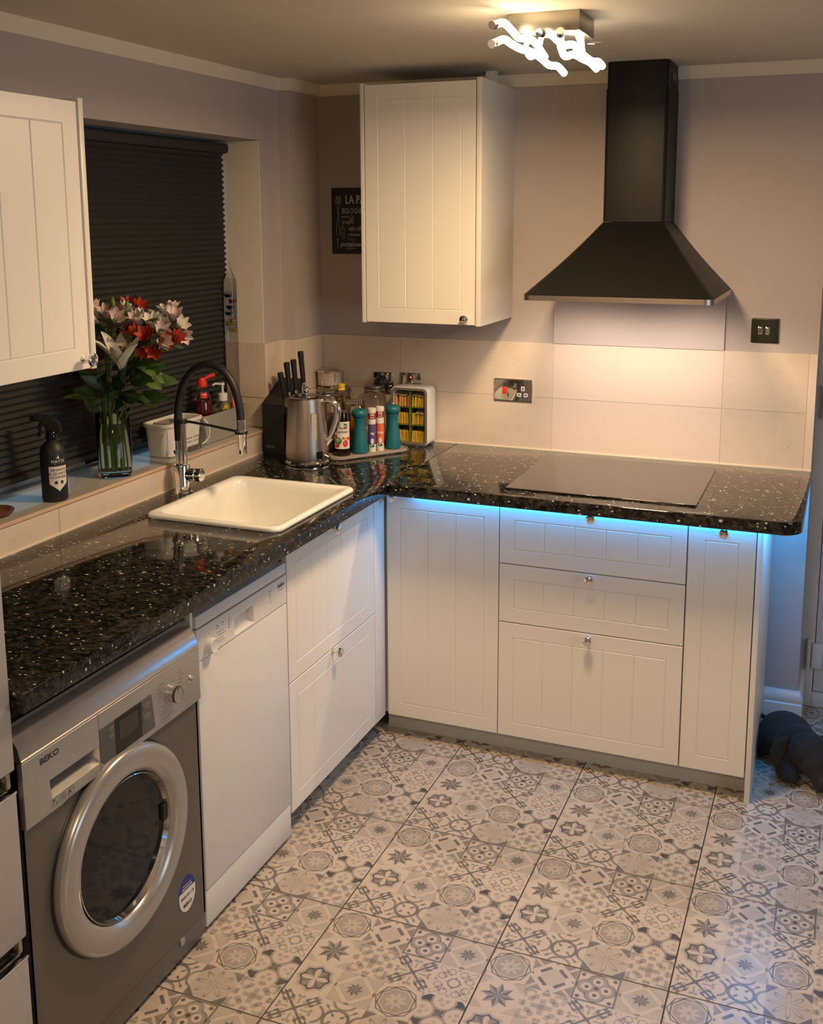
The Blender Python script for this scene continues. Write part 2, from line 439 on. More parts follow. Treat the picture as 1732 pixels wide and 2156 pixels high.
def granite_mat(name='granite_flake_worktop'):
    m, nt, p = new_mat(name); N = nt.nodes; L = nt.links; X.nt = nt
    tc = N.new('ShaderNodeTexCoord'); mp = N.new('ShaderNodeMapping'); g = N.new('ShaderNodeNewGeometry')
    L.new(g.outputs['Position'], mp.inputs[0]); mp.inputs['Scale'].default_value = (1, 1.7, 1.4); mp.inputs['Rotation'].default_value = (0, 0, .5)
    def vor(scale, rnd=1):
        v = N.new('ShaderNodeTexVoronoi'); v.inputs['Scale'].default_value = scale; L.new(mp.outputs[0], v.inputs['Vector'])
        s = N.new('ShaderNodeSeparateColor'); L.new(v.outputs['Color'], s.inputs[0]); return v, s
    v1, s1 = vor(105); v2, s2 = vor(58)
    base = ramp(nt, s1.outputs[0], [(0, (.003, .003, .003)), (.38, (.009, .008, .006)), (.60, (.022, .020, .015)), (.82, (.058, .051, .040)), (1, (.028, .032, .026))])
    c2 = ramp(nt, s2.outputs[1], [(0, (.002, .002, .002)), (.5, (.010, .009, .007)), (.8, (.045, .040, .031)), (1, (.02, .02, .02))])
    mx = N.new('ShaderNodeMix'); mx.data_type = 'RGBA'; L.new(s1.outputs[2], mx.inputs[0]); L.new(base, mx.inputs[6]); L.new(c2, mx.inputs[7])
    fl = X(s1.outputs[1]).gt(.950, 300)*X(v1.outputs['Distance']).lt(.36, 12)
    fl2 = X(s2.outputs[0]).gt(.970, 300)*X(v2.outputs['Distance']).lt(.30, 12)
    ff = fl.max(fl2)
    m2 = N.new('ShaderNodeMix'); m2.data_type = 'RGBA'; L.new(ff.v, m2.inputs[0]); L.new(mx.outputs[2], m2.inputs[6]); m2.inputs[7].default_value = (.50, .50, .48, 1)
    L.new(m2.outputs[2], p.inputs['Base Color']); setp(p, rough=.06, spec=.36)
    return m
M_['ftile'] = floor_tile_mat(); M_['wtile'] = wall_tile_mat('faint_pattern_wall_tile'); M_['wplain'] = wall_tile_mat('plain_wall_tile', True)
M_['granite'] = granite_mat()

# ------------------------------------------------------------------ the room
LX, BY, ZC, XE = .071, -.070, 2.285, 1.955      # left wall face, back wall face, ceiling, right end of back wall
XR, YF, YD = 4.5, -5.4, .16
TX, TY = .079, -.078                            # tile faces
fl = struct('floor', bx(-.6, XR+.1, YF-.1, .9, -.06, -.0018), M_['fgrout'])
tile_me = None
gx0, gy0, gp = .892, -.690, .4243
for i in range(-3, 9):
    for j in range(-3, 12):
        cx, cy = gx0+(i-.5)*gp+gp, gy0-(j-.5)*gp+0
        cx = gx0+(i+.5)*gp; cy = gy0-(j+.5)*gp
        if cx-gp/2 < -.45 or cx+gp/2 > XR+.1 or cy+gp/2 > .7 or cy-gp/2 < YF-.3: continue
        if tile_me is None:
            o = obj('floor_tile', bx(-TS/2, TS/2, -TS/2, TS/2, -.0018, 0), M_['ftile'], fl, local=True, smooth=0); tile_me = o.data
        else:
            o = bpy.data.objects.new('floor_tile', tile_me); COL.objects.link(o); o.parent = fl
        o.location = Vector((cx, cy, 0))-fl.location
struct('ceiling', bx(-.6, XR+.1, YF-.1, .9, ZC, ZC+.08), M_['ceil'])

# left wall with the window opening
WY0, WY1, WZ0, WZ1 = -1.86, -.44, 1.03, 2.062
wl = NB()
bx(-.25, LX, YF-.1, WY0, 0, ZC, bm=wl); bx(-.25, LX, WY1, BY, 0, ZC, bm=wl)
bx(-.25, LX, WY0, WY1, 0, WZ0-.012, bm=wl); bx(-.25, LX, WY0, WY1, WZ1, ZC, bm=wl)
wall_left = struct('wall_left', wl, M_['wall'])
wb = NB(); bx(-.25, XE, BY, YD, 0, ZC, bm=wb); wall_back = struct('wall_back', wb, M_['wall'])
boxing = struct('trim_3', bx(LX, .118, -.297, BY, .94, ZC), M_['wall'])
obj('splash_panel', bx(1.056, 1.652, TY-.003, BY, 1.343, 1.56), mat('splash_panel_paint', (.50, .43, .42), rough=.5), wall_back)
wd = NB(); bx(XE-.25, XR+.1, .22, .32, 0, ZC, bm=wd); struct('wall_recess', wd, M_['wall'])
struct('wall_right', bx(XR, XR+.1, YF-.1, .3, 0, ZC), M_['wall'])
struct('wall_front', bx(-.25, XR+.1, YF-.1, YF, 0, ZC), M_['wall'])

# tiles on the back wall: two rows of 60 x 20 with a cut lower edge
ZT = (.947, 1.1395, 1.1415, 1.341)
obj('grout', bx(.118, XE-.004, -.0765, BY, .945, 1.342), M_['grout'], wall_back)
for x0, x1, mt in ((.1265, .453, 'wtile'), (.455, 1.053, 'wtile'), (1.055, 1.653, 'wplain'), (1.655, 1.928, 'wtile')):
    for z0, z1 in ((ZT[0], ZT[1]), (ZT[2], ZT[3])):
        obj('wall_tile', bx(x0, x1, TY, -.0765, z0, z1, .0006, 1), M_[mt], wall_back, smooth=0)
obj('tile_edge_strip', bx(1.9295, XE, TY-.001, BY+.03, .945, 1.341, .001, 1), M_['wplain'], wall_back)
obj('sealant_bead', bx(.118, XE, TY-.004, TY, .945, .949), M_['trim'], wall_back)
# tiles on the left wall and in the window reveal, and round the boxing
for y0, y1 in ((-.439, -.298),):
    for z0, z1 in ((ZT[0], ZT[1]), (ZT[2], ZT[3])):
        obj('wall_tile', bx(LX, TX, y0, y1, z0, z1, .0006, 1), M_['wtile'], wall_left, smooth=0)
        obj('wall_tile', bx(LX+.008, .126, -.305, -.297, z0, z1, .0006, 1), M_['wtile'], boxing, smooth=0)
        obj('wall_tile', bx(.118, .126, -.2965, TY-.001, z0, z1, .0006, 1), M_['wtile'], boxing, smooth=0)
for z0, z1 in ((1.031, ZT[1]), (ZT[2], ZT[3])):
    obj('wall_tile', bx(-.14, TX-.001, WY1-.008, WY1, z0, z1, .0006, 1), M_['wtile'], wall_left, smooth=0)
for y0, y1 in ((-.98, -.4405), (-1.582, -.982), (-2.184, -1.584), (-2.40, -2.186)):
    obj('wall_tile', bx(LX, TX, y0, y1, .947, 1.018, .0006, 1), M_['wtile'], wall_left, smooth=0)
obj('sealant_bead', bx(TX, TX+.004, -2.40, -.30, .945, .949), M_['trim'], wall_left)
obj('reveal_plaster', bx(-.145, LX-.0005, WY1-.004, WY1, 1.3415, WZ1-.001), M_['trim'], wall_left)
# sill tiles
sill = struct('trim_1', bx(-.15, TX-.004, WY0, WY1, 1.014, 1.0225), M_['grout'])
silm = mat('sill_tile', (.46, .43, .38), rough=.09, spec=.6)
for y0, y1 in ((-1.0, WY1-.0005), (-1.602, -1.002), (WY0+.0005, -1.604)):
    obj('sill_tile', bx(-.145, TX-.003, y0, y1, 1.0225, 1.030, .0006, 1), silm, sill, smooth=0)
obj('sill_edge_trim', bx(TX-.003, TX+.0035, WY0, WY1, 1.0205, 1.0305, .001, 1), mat('copper_edge_trim', (.62, .42, .28), rough=.35), sill)
# window behind the blind
wf = NB(); X0, X1 = -.215, -.15
for a in ((X0, X1, WY0, WY1, WZ0-.01, WZ0+.022), (X0, X1, WY0, WY1, WZ1-.07, WZ1), (X0, X1, WY0, WY0+.07, WZ0, WZ1), (X0, X1, WY1-.07, WY1, WZ0, WZ1), (X0, X1, -1.19, -1.11, WZ0, WZ1)):
    bx(*a, bev=.004, bm=wf)
w1 = struct('window_1', wf, M_['upvc'])
obj('pane', bx(-.19, -.186, WY0+.07, -1.19, WZ0+.022, WZ1-.07), M_['window'], w1)
obj('pane', bx(-.19, -.186, -1.11, WY1-.07, WZ0+.022, WZ1-.07), M_['window'], w1)
# ceiling coving
def cove(name, pts, close=False):
    """pts: wall line in plan (x, y, nx, ny) - a small plain cove, 4 cm high"""
    t = NB(); rows = []
    for x, y, nx, ny in pts:
        rows.append([t.verts.new((x+nx*a, y+ny*a, z)) for a, z in ((0, ZC), (.020, ZC), (.020, ZC-.010), (.012, ZC-.034), (.006, ZC-.041), (0, ZC-.041))])
    for a, b in zip(rows, rows[1:]):
        for k in range(5): t.faces.new((a[k], a[k+1], b[k+1], b[k]))
    return struct(name, t, M_['trim'])
cove('trim_2', [(LX, YF, 1, 0), (LX, -.297, 1, -1), (.118, -.297, 1, -1), (.118, BY, 1, -1), (XE, BY, 0, -1)])
struct('trim_4', bx(.835, .868, -.215, -.180, 2.2325, ZC), M_['trim'])
# skirting at the end of the back wall, with a moulded top
prof = [(0, 0), (.018, 0), (.018, .105), (.013, .109), (.017, .118), (.017, .132), (.010, .146), (.006, .152), (0, .152)]
sk = NB(); rows = []
for x, yb in ((1.845, BY), (XE+.018, BY)):
    rows.append([sk.verts.new((x if x < 1.9 else XE+o, yb-o, z)) for o, z in prof])
rows.append([sk.verts.new((XE+o, YD-.001, z)) for o, z in prof])
for a, b in zip(rows, rows[1:]):
    for k in range(len(prof)-1): sk.faces.new((a[k], a[k+1], b[k+1], b[k]))
sk.faces.new(rows[0]); struct('baseboard_back', sk, M_['skirt'])
# white door in the recess
df = NB(); bx(1.940, 2.000, YD+.0005, YD+.07, 0, 2.1, .003, bm=df); bx(2.0, 3.0, YD, YD+.07, 0, .055, .003, bm=df); bx(2.0, 3.0, YD, YD+.07, 2.05, 2.1, bm=df); bx(2.95, 3.0, YD, YD+.07, .05, 2.05, bm=df)
d1 = struct('door_1', df, M_['upvc'])
lf = NB(); bx(2.002, 2.948, YD+.008, YD+.06, .058, 2.048, .004, bm=lf)
dl = obj('door_leaf', lf, M_['upvc'], d1)
pm = NB()
for z0, z1 in ((.17, .95), (1.05, 1.95)):
    bx(2.085, 2.86, YD-.002, YD+.02, z0, z1, .012, 2, bm=pm)
obj('raised_panel', pm, M_['upvc'], d1)
for zh in (.20, 1.14):
    h = NB(); bx(1.974, 1.988, YD-.020, YD, zh-.055, zh+.055, .005, bm=h); bx(1.990, 2.030, YD-.014, YD+.01, zh-.050, zh+.050, .009, 3, bm=h); bx(1.974, 1.988, YD-.020, YD, zh+.045, zh+.065, .004, bm=h)
    obj('hinge', h, M_['upvc'], d1)
# unseen window frame added on the solid right wall to explain the cool light
w2 = NB(); 
for a in ((XR-.03, XR, -3.4, -1.8, .8, .86), (XR-.03, XR, -3.4, -1.8, 1.86, 1.92), (XR-.03, XR, -3.4, -3.34, .86, 1.86), (XR-.03, XR, -1.86, -1.8, .86, 1.86)): bx(*a, bm=w2)
struct('added_window_frame', w2, M_['upvc'])

# ------------------------------------------------------------------ kitchen fronts
def front(w, h, planks, frame=.052, th=.018, top=None):
    """grooved board front in local XZ, face at y=0 looking to -Y, origin bottom-left"""
    fz = frame; d = .0022; g = .0022
    xs = [0, frame-d, frame, frame+d]
    pw = (w-2*frame)/planks
    for i in range(1, planks): xs += [frame+i*pw-d, frame+i*pw, frame+i*pw+d]
    xs += [w-frame-d, w-frame, w-frame+d, w]
    gro = {round(frame+i*pw, 6) for i in range(planks+1)}
    zs = [0, fz-d, fz, fz+d, h-fz-d, h-fz, h-fz+d, h]
    gz = {round(fz, 6), round(h-fz, 6)}
    t = NB(); G = []
    e = .0015
    for z in zs:
        row = []
        for x in xs:
            y = 0
            inz = fz-1e-6 <= z <= h-fz+1e-6; inx = frame-1e-6 <= x <= w-frame+1e-6
            if (round(x, 6) in gro and inz) or (round(z, 6) in gz and inx): y = g
            row.append(t.verts.new((min(max(x, e), w-e), y, min(max(z, e), h-e))))
        G.append(row)
    for a, b in zip(G, G[1:]):
        for i in range(len(xs)-1): t.faces.new((a[i], a[i+1], b[i+1], b[i]))
    nx, nz = len(xs), len(zs)
    ring = G[0] + [G[k][-1] for k in range(1, nz)] + G[-1][-2::-1] + [G[k][0] for k in range(nz-2, 0, -1)]
    def side(v, y, grow):
        x = 0 if v.co.x <= e+1e-9 else (w if v.co.x >= w-e-1e-9 else v.co.x); z = 0 if v.co.z <= e+1e-9 else (h if v.co.z >= h-e-1e-9 else v.co.z)
        return t.verts.new((x, y, z))
    r1 = [side(v, e, 1) for v in ring]; r2 = [t.verts.new((v.co.x, th, v.co.z)) for v in r1]
    for a, b in ((ring, r1), (r1, r2)):
        for i in range(len(a)): t.faces.new((a[i], b[i], b[(i+1) % len(a)], a[(i+1) % len(a)]))
    t.faces.new(r2)
    return t
def knob_bm():
    return lathe([(0, 0), (.0085, 0), (.0085, .003), (.0045, .005), (.004, .015), (.007, .018), (.0135, .021), (.0155, .026), (.014, .031), (.008, .034), (0, .035)], seg=24)
KB = None
def knob(parent, x, y, z, M=None):
    global KB
    T = WM[parent].inverted() @ TR(x, y, z) @ (M if M is not None else RX(90))
    if KB is None:
        o = obj('knob', knob_bm(), M_['chrome'], parent, local=True); KB = o.data
    else:
        o = bpy.data.objects.new('knob', KB); COL.objects.link(o); o.parent = parent
    o.matrix_local = T
    WM[o] = WM[parent]
    return o
FY = -.620; GAP = .0015
def front_part(name, par, x0, x1, z0, z1, planks, y=FY, frame=.050):
    b = front(x1-x0-2*GAP, z1-z0-2*GAP, planks, frame); bmesh.ops.translate(b, vec=(x0+GAP, y, z0+GAP), verts=b.verts)
    return obj(name, b, M_['cab'], par, smooth=20)
def front_part_x(name, par, y0, y1, z0, z1, planks, x=.62, frame=.050):
    b = front(y1-y0-2*GAP, z1-z0-2*GAP, planks, frame); bmesh.ops.transform(b, matrix=TR(x, y0+GAP, z0+GAP) @ RZ(90), verts=b.verts)
    return obj(name, b, M_['cab'], par, smooth=20)
KX = RY(90)
# corner base cabinet
ZB, ZTOP = .08, .88
t = thing('base_cabinet', 'tall cream corner base door with knob at its top left, beside the sink cabinet', 'cabinet', (.83, -.35, 0), group='cream base cabinets')
obj('body', bx(.10, 1.0265, -.60, -.09, ZB, .897), M_['cabin'], t)
o = front_part('door', t, .627, 1.027, ZB, ZTOP, 3); knob(o, .657, FY, .870)
t = thing('base_cabinet', 'cream base cabinet with three stacked drawers beneath the black hob', 'cabinet', (1.327, -.35, 0), group='cream base cabinets')
obj('body', bx(1.0275, 1.6265, -.60, -.09, ZB, .897), M_['cabin'], t)
for z0, z1, zk in ((.68, .88, .866), (.48, .68, .665), (.08, .48, .463)):
    o = front_part('drawer', t, 1.027, 1.627, z0, z1, 5); knob(o, 1.330, FY, zk)
t = thing('base_cabinet', 'narrow cream base door at the right end of the run', 'cabinet', (1.727, -.35, 0), group='cream base cabinets')
obj('body', bx(1.6275, 1.8265, -.60, -.09, ZB, .897), M_['cabin'], t)
o = front_part('door', t, 1.627, 1.827, ZB, ZTOP, 1); knob(o, 1.733, FY, .862)
tag(obj('end_panel', bx(1.829, 1.845, -.622, -.09, 0, .905, .001), M_['cab']), 'cream end panel reaching the floor at the right of the base cabinets', 'panel')
# sink base
t = thing('base_cabinet', 'cream base cabinet with two deep drawers under the white sink', 'cabinet', (.35, -1.0, 0), group='cream base cabinets')
sb = bx(.10, .60, -1.3045, -.701, ZB, .72); bx(.10, .16, -1.3045, -.701, .72, .897, bm=sb)
obj('body', sb, M_['cabin'], t)
for z0, z1, zk in ((.48, .88, .867), (.08, .48, .473)):
    o = front_part_x('drawer', t, -1.305, -.705, z0, z1, 5); knob(o, .62, -1.028, zk, KX)
tag(obj('filler_strip', bx(.602, .62, -.7035, -.622, ZB, .90, .001), M_['cab']), 'narrow cream filler strip between the sink drawers and the corner door', 'panel')
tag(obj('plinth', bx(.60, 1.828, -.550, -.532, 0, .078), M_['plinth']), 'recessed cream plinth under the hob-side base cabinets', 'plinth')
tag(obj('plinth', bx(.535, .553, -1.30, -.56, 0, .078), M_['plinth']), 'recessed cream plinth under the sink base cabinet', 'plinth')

# worktops (butt-jointed at x = .688)
WTB, WTT = .907, .945
a = plate([[(.0795, -2.412), (.688, -2.412), (.688, TY-.0005), (.1265, TY-.0005), (.1265, -.3055), (.0795, -.3055)], rrect(.212, .612, -1.345, -.885, .02)[::-1]], WTB, WTT, .0025)
wl_ = tag(obj('worktop', a, M_['granite'], smooth=25), 'dark speckled gloss worktop along the window wall with the sink let in', 'worktop')
outl = [(.6892, TY-.0005), (.6892, -.753), (.70, -.755)] + [(1.955-.062+.062*math.sin(q), -.757+.062-.062*math.cos(q)) for q in [PI/2*k/10 for k in range(11)]] + [(1.955, TY-.0005)]
tag(obj('worktop', plate([outl], WTB, WTT, .0025), M_['granite'], smooth=25), 'dark speckled gloss worktop under the hob, with a rounded outer corner', 'worktop')
t = thing('under_counter_light', 'blue LED strip glowing under the front edge of the hob worktop', 'light', (1.3, -.640, .902))
obj('strip', bx(.72, 1.85, -.637, -.625, .9045, .9068), M_['white'], t)
cb = NB()
for i in range(68):
    x = .73+i*.0165; bx(x, x+.005, -.6335, -.6285, .903, .9045, bm=cb)
o = obj('led_chips', cb, M_['blueled'], t, smooth=0); o['kind'] = 'stuff'
area('led_strip_light', (1.29, -.6305, .9025), (0, 0, 0), 1.12, .005, 3.2, (.0, .36, 1.0)).parent = None
t2 = thing('under_counter_light', 'blue LED strip turning back under the right overhang of the worktop', 'light', (1.86, -.4, .902))
obj('strip', bx(1.862, 1.874, -.62, -.10, .9045, .9068), M_['white'], t2)
cb = NB()
for i in range(30):
    y = -.61+i*.0165; bx(1.8655, 1.8705, y, y+.005, .903, .9045, bm=cb)
o = obj('led_chips', cb, M_['blueled'], t2, smooth=0); o['kind'] = 'stuff'
area('led_end_light', (1.868, -.36, .9025), (0, 0, 0), .006, .50, 3.0, (.0, .36, 1.0))
tag(obj('puck_light', lathe([(0, .898), (.024, .898), (.028, .902), (.028, .907), (0, .907)], (1.905, -.705, 0)), M_['white']), 'small round white fitting under the rounded worktop corner', 'light')

# hob
t = thing('hob', 'black glass induction hob set on the speckled worktop', 'hob', (1.36, -.42, .945))
obj('glass', plate([rrect(1.064, 1.654, -.681, -.158, .006)], .9455, .9515, .0012), M_['hob'], t)
obj('seal', bx(1.070, 1.648, -.675, -.164, .945, .9458), M_['rubber'], t)

# wall cabinets
def wall_cab(name, label):
    return thing(name, label, 'cabinet', (.69, -.25, 1.433), group='cream wall cabinets')
t = wall_cab('wall_cabinet', 'cream wall cabinet left of the black hood, knob at lower right')
obj('body', bx(.4765, .8785, -.416, BY-.0005, 1.434, 2.232), M_['cabin'], t)
o = front_part('door', t, .4770, .8770, 1.433, 2.233, 3, y=-.437); knob(o, .846, -.437, 1.456)
obj('side_panel', bx(.462, .4755, -.437, BY-.0005, 1.432, 2.236, .001), M_['cab'], t)
obj('side_panel', bx(.8795, .897, -.440, BY-.0005, 1.432, 2.238, .001), M_['cab'], t)
t = thing('wall_cabinet', 'cream wall cabinet left of the blind, cut by the left edge of the picture', 'cabinet', (.25, -2.06, 1.455), group='cream wall cabinets')
obj('body', bx(LX+.0005, .417, -2.262, -1.8665, 1.456, 2.046), M_['cabin'], t)
o = front_part_x('door', t, -2.2635, -1.8635, 1.455, 2.047, 3, x=.438); knob(o, .438, -1.888, 1.480, KX)
obj('side_panel', bx(LX+.0005, .442, -1.8630, -1.8475, 1.455, 2.053, .001), M_['cab'], t)

# ------------------------------------------------------------------ extractor hood
t = thing('cooker_hood', 'black chimney cooker hood hung over the hob', 'hood', (1.37, -.2, 1.53))
def ring_(x0, x1, y0, y1, z, rr_):    # back corners square, front corners rounded
    out = [(x1, y1, z), (x0, y1, z)]
    for cx, a0 in ((x0+rr_, 180), (x1-rr_, 270)):
        for k in range(7):
            a_ = math.radians(a0+90*k/6); out.append((cx+rr_*math.cos(a_), y0+rr_+rr_*math.sin(a_), z))
    return out
HX0, HX1 = 1.078, 1.668
lv = []
for k in range(9):
    s = k/8; z = 1.553+(1.776-1.553)*s; e = s+.035*math.sin(PI*s)
    lv.append(ring_(HX0+.003+(1.263-HX0)*e, HX1-.003+(1.469-HX1)*e, -.583+(.583-.282)*e, BY-.001, z, .03*(1-s)+.010*s))
obj('canopy', loft(lv), M_['hood'], t, smooth=25)
obj('rim', loft([ring_(HX0, HX1, -.586, BY-.001, z, .032) for z in (1.536, 1.552)]), M_['steel'], t)
obj('filter', bx(HX0+.03, HX1-.03, -.56, -.10, 1.534, 1.5365), M_['steel'], t)
for x in (1.20, 1.545):
    obj('hood_lamp', lathe([(0, 1.5315), (.022, 1.5315), (.026, 1.534), (0, 1.534)], (x, -.50, 0)), M_['hoodled'], t)
    l = bpy.data.lights.new('hood_spot', 'SPOT'); l.energy = 14; l.color = (1.0, .79, .61); l.spot_size = math.radians(150); l.spot_blend = .6; l.shadow_soft_size = .02
    lo = bpy.data.objects.new('hood_spot', l); COL.objects.link(lo); lo.location = (x, -.47, 1.528); lo.rotation_euler = (math.radians(14), 0, 0)
obj('chimney_lower', loft([ring_(1.2655, 1.4670, -.282, BY-.001, z, .012) for z in (1.777, 2.20)]), M_['hood'], t)
obj('chimney_upper', loft([ring_(1.2680, 1.4645, -.279, BY-.001, z, .012) for z in (2.198, ZC-.001)]), M_['hood'], t)
vg = NB()
for k in range(5): bx(1.4645, 1.467, -.215+k*.022, -.203+k*.022, 2.215, 2.25, bm=vg)
obj('vent_grille', vg, M_['blackgloss'], t)

# ------------------------------------------------------------------ ceiling lamp
t = thing('ceiling_light', 'satin metal ceiling fitting with glowing wavy LED strips', 'ceiling light', (1.30, -1.12, 2.2))
obj('base_box', bx(1.214, 1.393, -1.195, -1.035, 2.238, ZC, .002), M_['lampmetal'], t)
paths = [
 [(1.215, -1.30, 2.244), (1.226, -1.269, 2.252), (1.236, -1.237, 2.240), (1.245, -1.206, 2.226), (1.259, -1.174, 2.228), (1.269, -1.143, 2.222), (1.276, -1.111, 2.205), (1.278, -1.08, 2.195)],
 [(1.22, -1.32, 2.199), (1.231, -1.28, 2.212), (1.239, -1.24, 2.206), (1.25, -1.2, 2.200), (1.268, -1.16, 2.196), (1.279, -1.12, 2.187), (1.289, -1.08, 2.175), (1.301, -1.04, 2.176), (1.309, -1.0, 2.163)],
 [(1.309, -1.22, 2.230), (1.322, -1.19, 2.231), (1.33, -1.16, 2.222), (1.34, -1.13, 2.214), (1.355, -1.1, 2.218), (1.363, -1.07, 2.206), (1.373, -1.04, 2.196), (1.384, -1.01, 2.188), (1.394, -.98, 2.190), (1.398, -.95, 2.182)],
 [(1.348, -1.2, 2.228), (1.340, -1.163, 2.207), (1.342, -1.127, 2.188), (1.355, -1.09, 2.196), (1.368, -1.053, 2.190), (1.381, -1.017, 2.184), (1.39, -.98, 2.172)]]
for pth in paths:
    obj('led_strip', tube(pth, .0092, 12, sm=5), M_['glow'], t)
    p0, p1 = Vector(pth[0]), Vector(pth[1]); dd = (p0-p1).normalized()
    obj('end_cap', tube([p0, p0+dd*.014], .0105, 10), M_['chrome'], t)
obj('support_loop', tube([(1.262, -1.17, 2.238), (1.255, -1.175, 2.205), (1.262, -1.16, 2.185), (1.275, -1.14, 2.20), (1.282, -1.13, 2.238)], .0065, 10, sm=5), M_['glow'], t)
obj('support_loop', tube([(1.372, -1.13, 2.238), (1.385, -1.12, 2.20), (1.380, -1.10, 2.19), (1.372, -1.08, 2.238)], .006, 10, sm=5), M_['glow'], t)
obj('tie_screw', tube([(1.38, -1.05, 2.228), (1.41, -1.035, 2.228)], .003, 8), M_['chrome'], t)

# ------------------------------------------------------------------ sink and tap
t = thing('sink', 'cream ceramic inset sink in the worktop under the window', 'sink', (.41, -1.115, .945))
SX0, SX1, SY0, SY1 = .193, .632, -1.366, -.864
def ins(d, z, r, dy=0): return (SX0+d, SX1-d, SY0+d+dy, SY1-d, r, z)
obj('basin', loft(rloops([ins(.020, .9455, .03), ins(.002, .9455, .028), ins(0, .948, .03), ins(.001, .955, .03), ins(.005, .9585, .03), ins(.014, .9590, .03),
    ins(.024, .957, .035), ins(.029, .950, .04), ins(.032, .93, .045, .004), ins(.034, .86, .045, .028), ins(.036, .80, .05, .032), ins(.043, .778, .05, .032), ins(.06, .768, .05, .032), ins(.12, .765, .04, .02)], 8), cap0=False), M_['sink'], t, smooth=50)
ov = TR(.412, SY0+.0432, .915) @ RX(-71)
b = lathe([(0, 0), (.010, 0), (.010, .002), (.017, .003), (.0185, .001), (.0185, -.003), (0, -.003)], M=ov, seg=24)
obj('overflow_ring', b, M_['chrome'], t)
b = NB()
for k in range(3): bx(-.0015, .0015, 0, .0155, .0015, .0035, bm=b, M=ov @ RZ(120*k))
obj('overflow_spokes', join(lathe([(0, .0022), (.0135, .0022), (.0135, .0012), (0, .0012)], M=ov, seg=20), b), [M_['black']], t)
obj('drain', lathe([(0, .7675), (.03, .7675), (.042, .769), (.044, .7655), (0, .7655)], (.41, -1.115, 0)), M_['chrome'], t)

t = thing('kitchen_tap', 'chrome tap with an arched black hose and pull-down spray beside the sink', 'tap', (.137, -1.085, .945))
tx, ty = .137, -1.085
obj('body', lathe([(0, .9455), (.031, .9455), (.031, .949), (.0245, .951), (.0238, .955), (.0238, 1.034), (.0225, 1.037), (0, 1.037)], (tx, ty, 0)), M_['chrome'], t)
obj('post', lathe([(0, 1.035), (.0105, 1.035), (.0105, 1.178), (.008, 1.181), (0, 1.181)], (tx+.010, ty-.003, 0)), M_['chrome'], t)
obj('hose_pipe', lathe([(0, 1.035), (.0115, 1.035), (.0115, 1.115), (0, 1.115)], (tx-.010, ty+.004, 0)), M_['chrome'], t)
hose = [(tx-.010, ty+.004, 1.112), (.1265, -1.080, 1.18), (.135, -1.078, 1.243), (.156, -1.076, 1.298), (.194, -1.074, 1.338), (.242, -1.072, 1.352), (.292, -1.070, 1.334), (.325, -1.069, 1.287), (.340, -1.068, 1.23), (.344, -1.068, 1.185)]
obj('hose', tube(hose, .0125, 14, sm=6), M_['rubber'], t)
obj('spray_head', lathe([(0, 1.083), (.0145, 1.083), (.0150, 1.086), (.0150, 1.137), (.0168, 1.140), (.0168, 1.148), (.0178, 1.150), (.0178, 1.156), (.0150, 1.159), (.0150, 1.187), (.0158, 1.188), (.0158, 1.190), (0, 1.190)], (.344, -1.068, 0)), M_['chrome'], t)
ab = tube([(.150, -1.086, 1.176), (.24, -1.078, 1.166), (.330, -1.070, 1.152)], .0042, 8); lathe([(.0125, 1.168), (.0145, 1.168), (.0145, 1.180), (.0125, 1.180)], (tx+.010, ty-.003, 0), 20, ab, close=True); lathe([(.0185, 1.146), (.0202, 1.146), (.0202, 1.153), (.0185, 1.153)], (.344, -1.068, 0), 20, ab, close=True)
obj('holder_arm', ab, M_['black'], t)
lv_ = TR(tx+.018, ty+.004, 1.005) @ RZ(8) @ RY(90)
obj('lever_hub', lathe([(0, 0), (.0205, 0), (.0205, .026), (.0185, .028), (.0185, .030), (.0208, .032), (.0208, .046), (.018, .049), (0, .049)], M=lv_, seg=28), M_['chrome'], t)
obj('lever', tube([(tx+.055, ty+.004, 1.015), (tx+.048, ty-.012, 1.024)], .0028, 8), M_['chrome'], t)
obj('side_lever', tube([(.129, -1.075, 1.040), (.112, -1.070, 1.058), (.098, -1.066, 1.072)], .0042, 8), M_['chrome'], t)

# ------------------------------------------------------------------ dishwasher
t = thing('dishwasher', 'slim white dishwasher between the washing machine and the sink cabinet', 'dishwasher', (.35, -1.535, 0))
DY0, DY1 = -1.7565, -1.3085
obj('body', bx(.12, .600, DY0+.001, DY1-.001, .01, .812), M_['dw'], t)
obj('lid', bx(.09, .620, DY0, DY1, .814, .846, .004), M_['dw'], t)
# control panel with the recessed grip cut out
hy0, hy1, hz0, hz1 = -1.585, -1.489, .735, .783
outer = rrect(DY0, DY1, .738, .811, .002); 
cp = plate([[(DY0, .7285), (DY1, .7285), (DY1, .8105), (DY0, .8105)], rrect(hy0, hy1, hz0, hz1, .005)[::-1]], 0, .018, .0012)
MX = Matrix(((0, 0, 1, .602), (1, 0, 0, 0), (0, 1, 0, 0), (0, 0, 0, 1)))       # drawing (y, z) -> plane facing +X
bmesh.ops.transform(cp, matrix=MX, verts=cp.verts); obj('control_panel', cp, M_['dw'], t)
g = NB(); 
L0 = [(.619, hy0, hz0), (.619, hy1, hz0), (.619, hy1, hz1), (.619, hy0, hz1)]; L1 = [(.588, hy0+.002, hz0+.014), (.588, hy1-.002, hz0+.014), (.588, hy1-.002, hz1+.008), (.588, hy0+.002, hz1+.008)]
obj('grip_recess', loft([L0, L1], cap0=False), M_['dw'], t, smooth=0)
obj('door', bx(.600, .620, DY0, DY1, .118, .7265, .003), M_['dw'], t)
obj('kick_panel', bx(.598, .6175, DY0, DY1, .016, .1155, .003), M_['dw'], t)
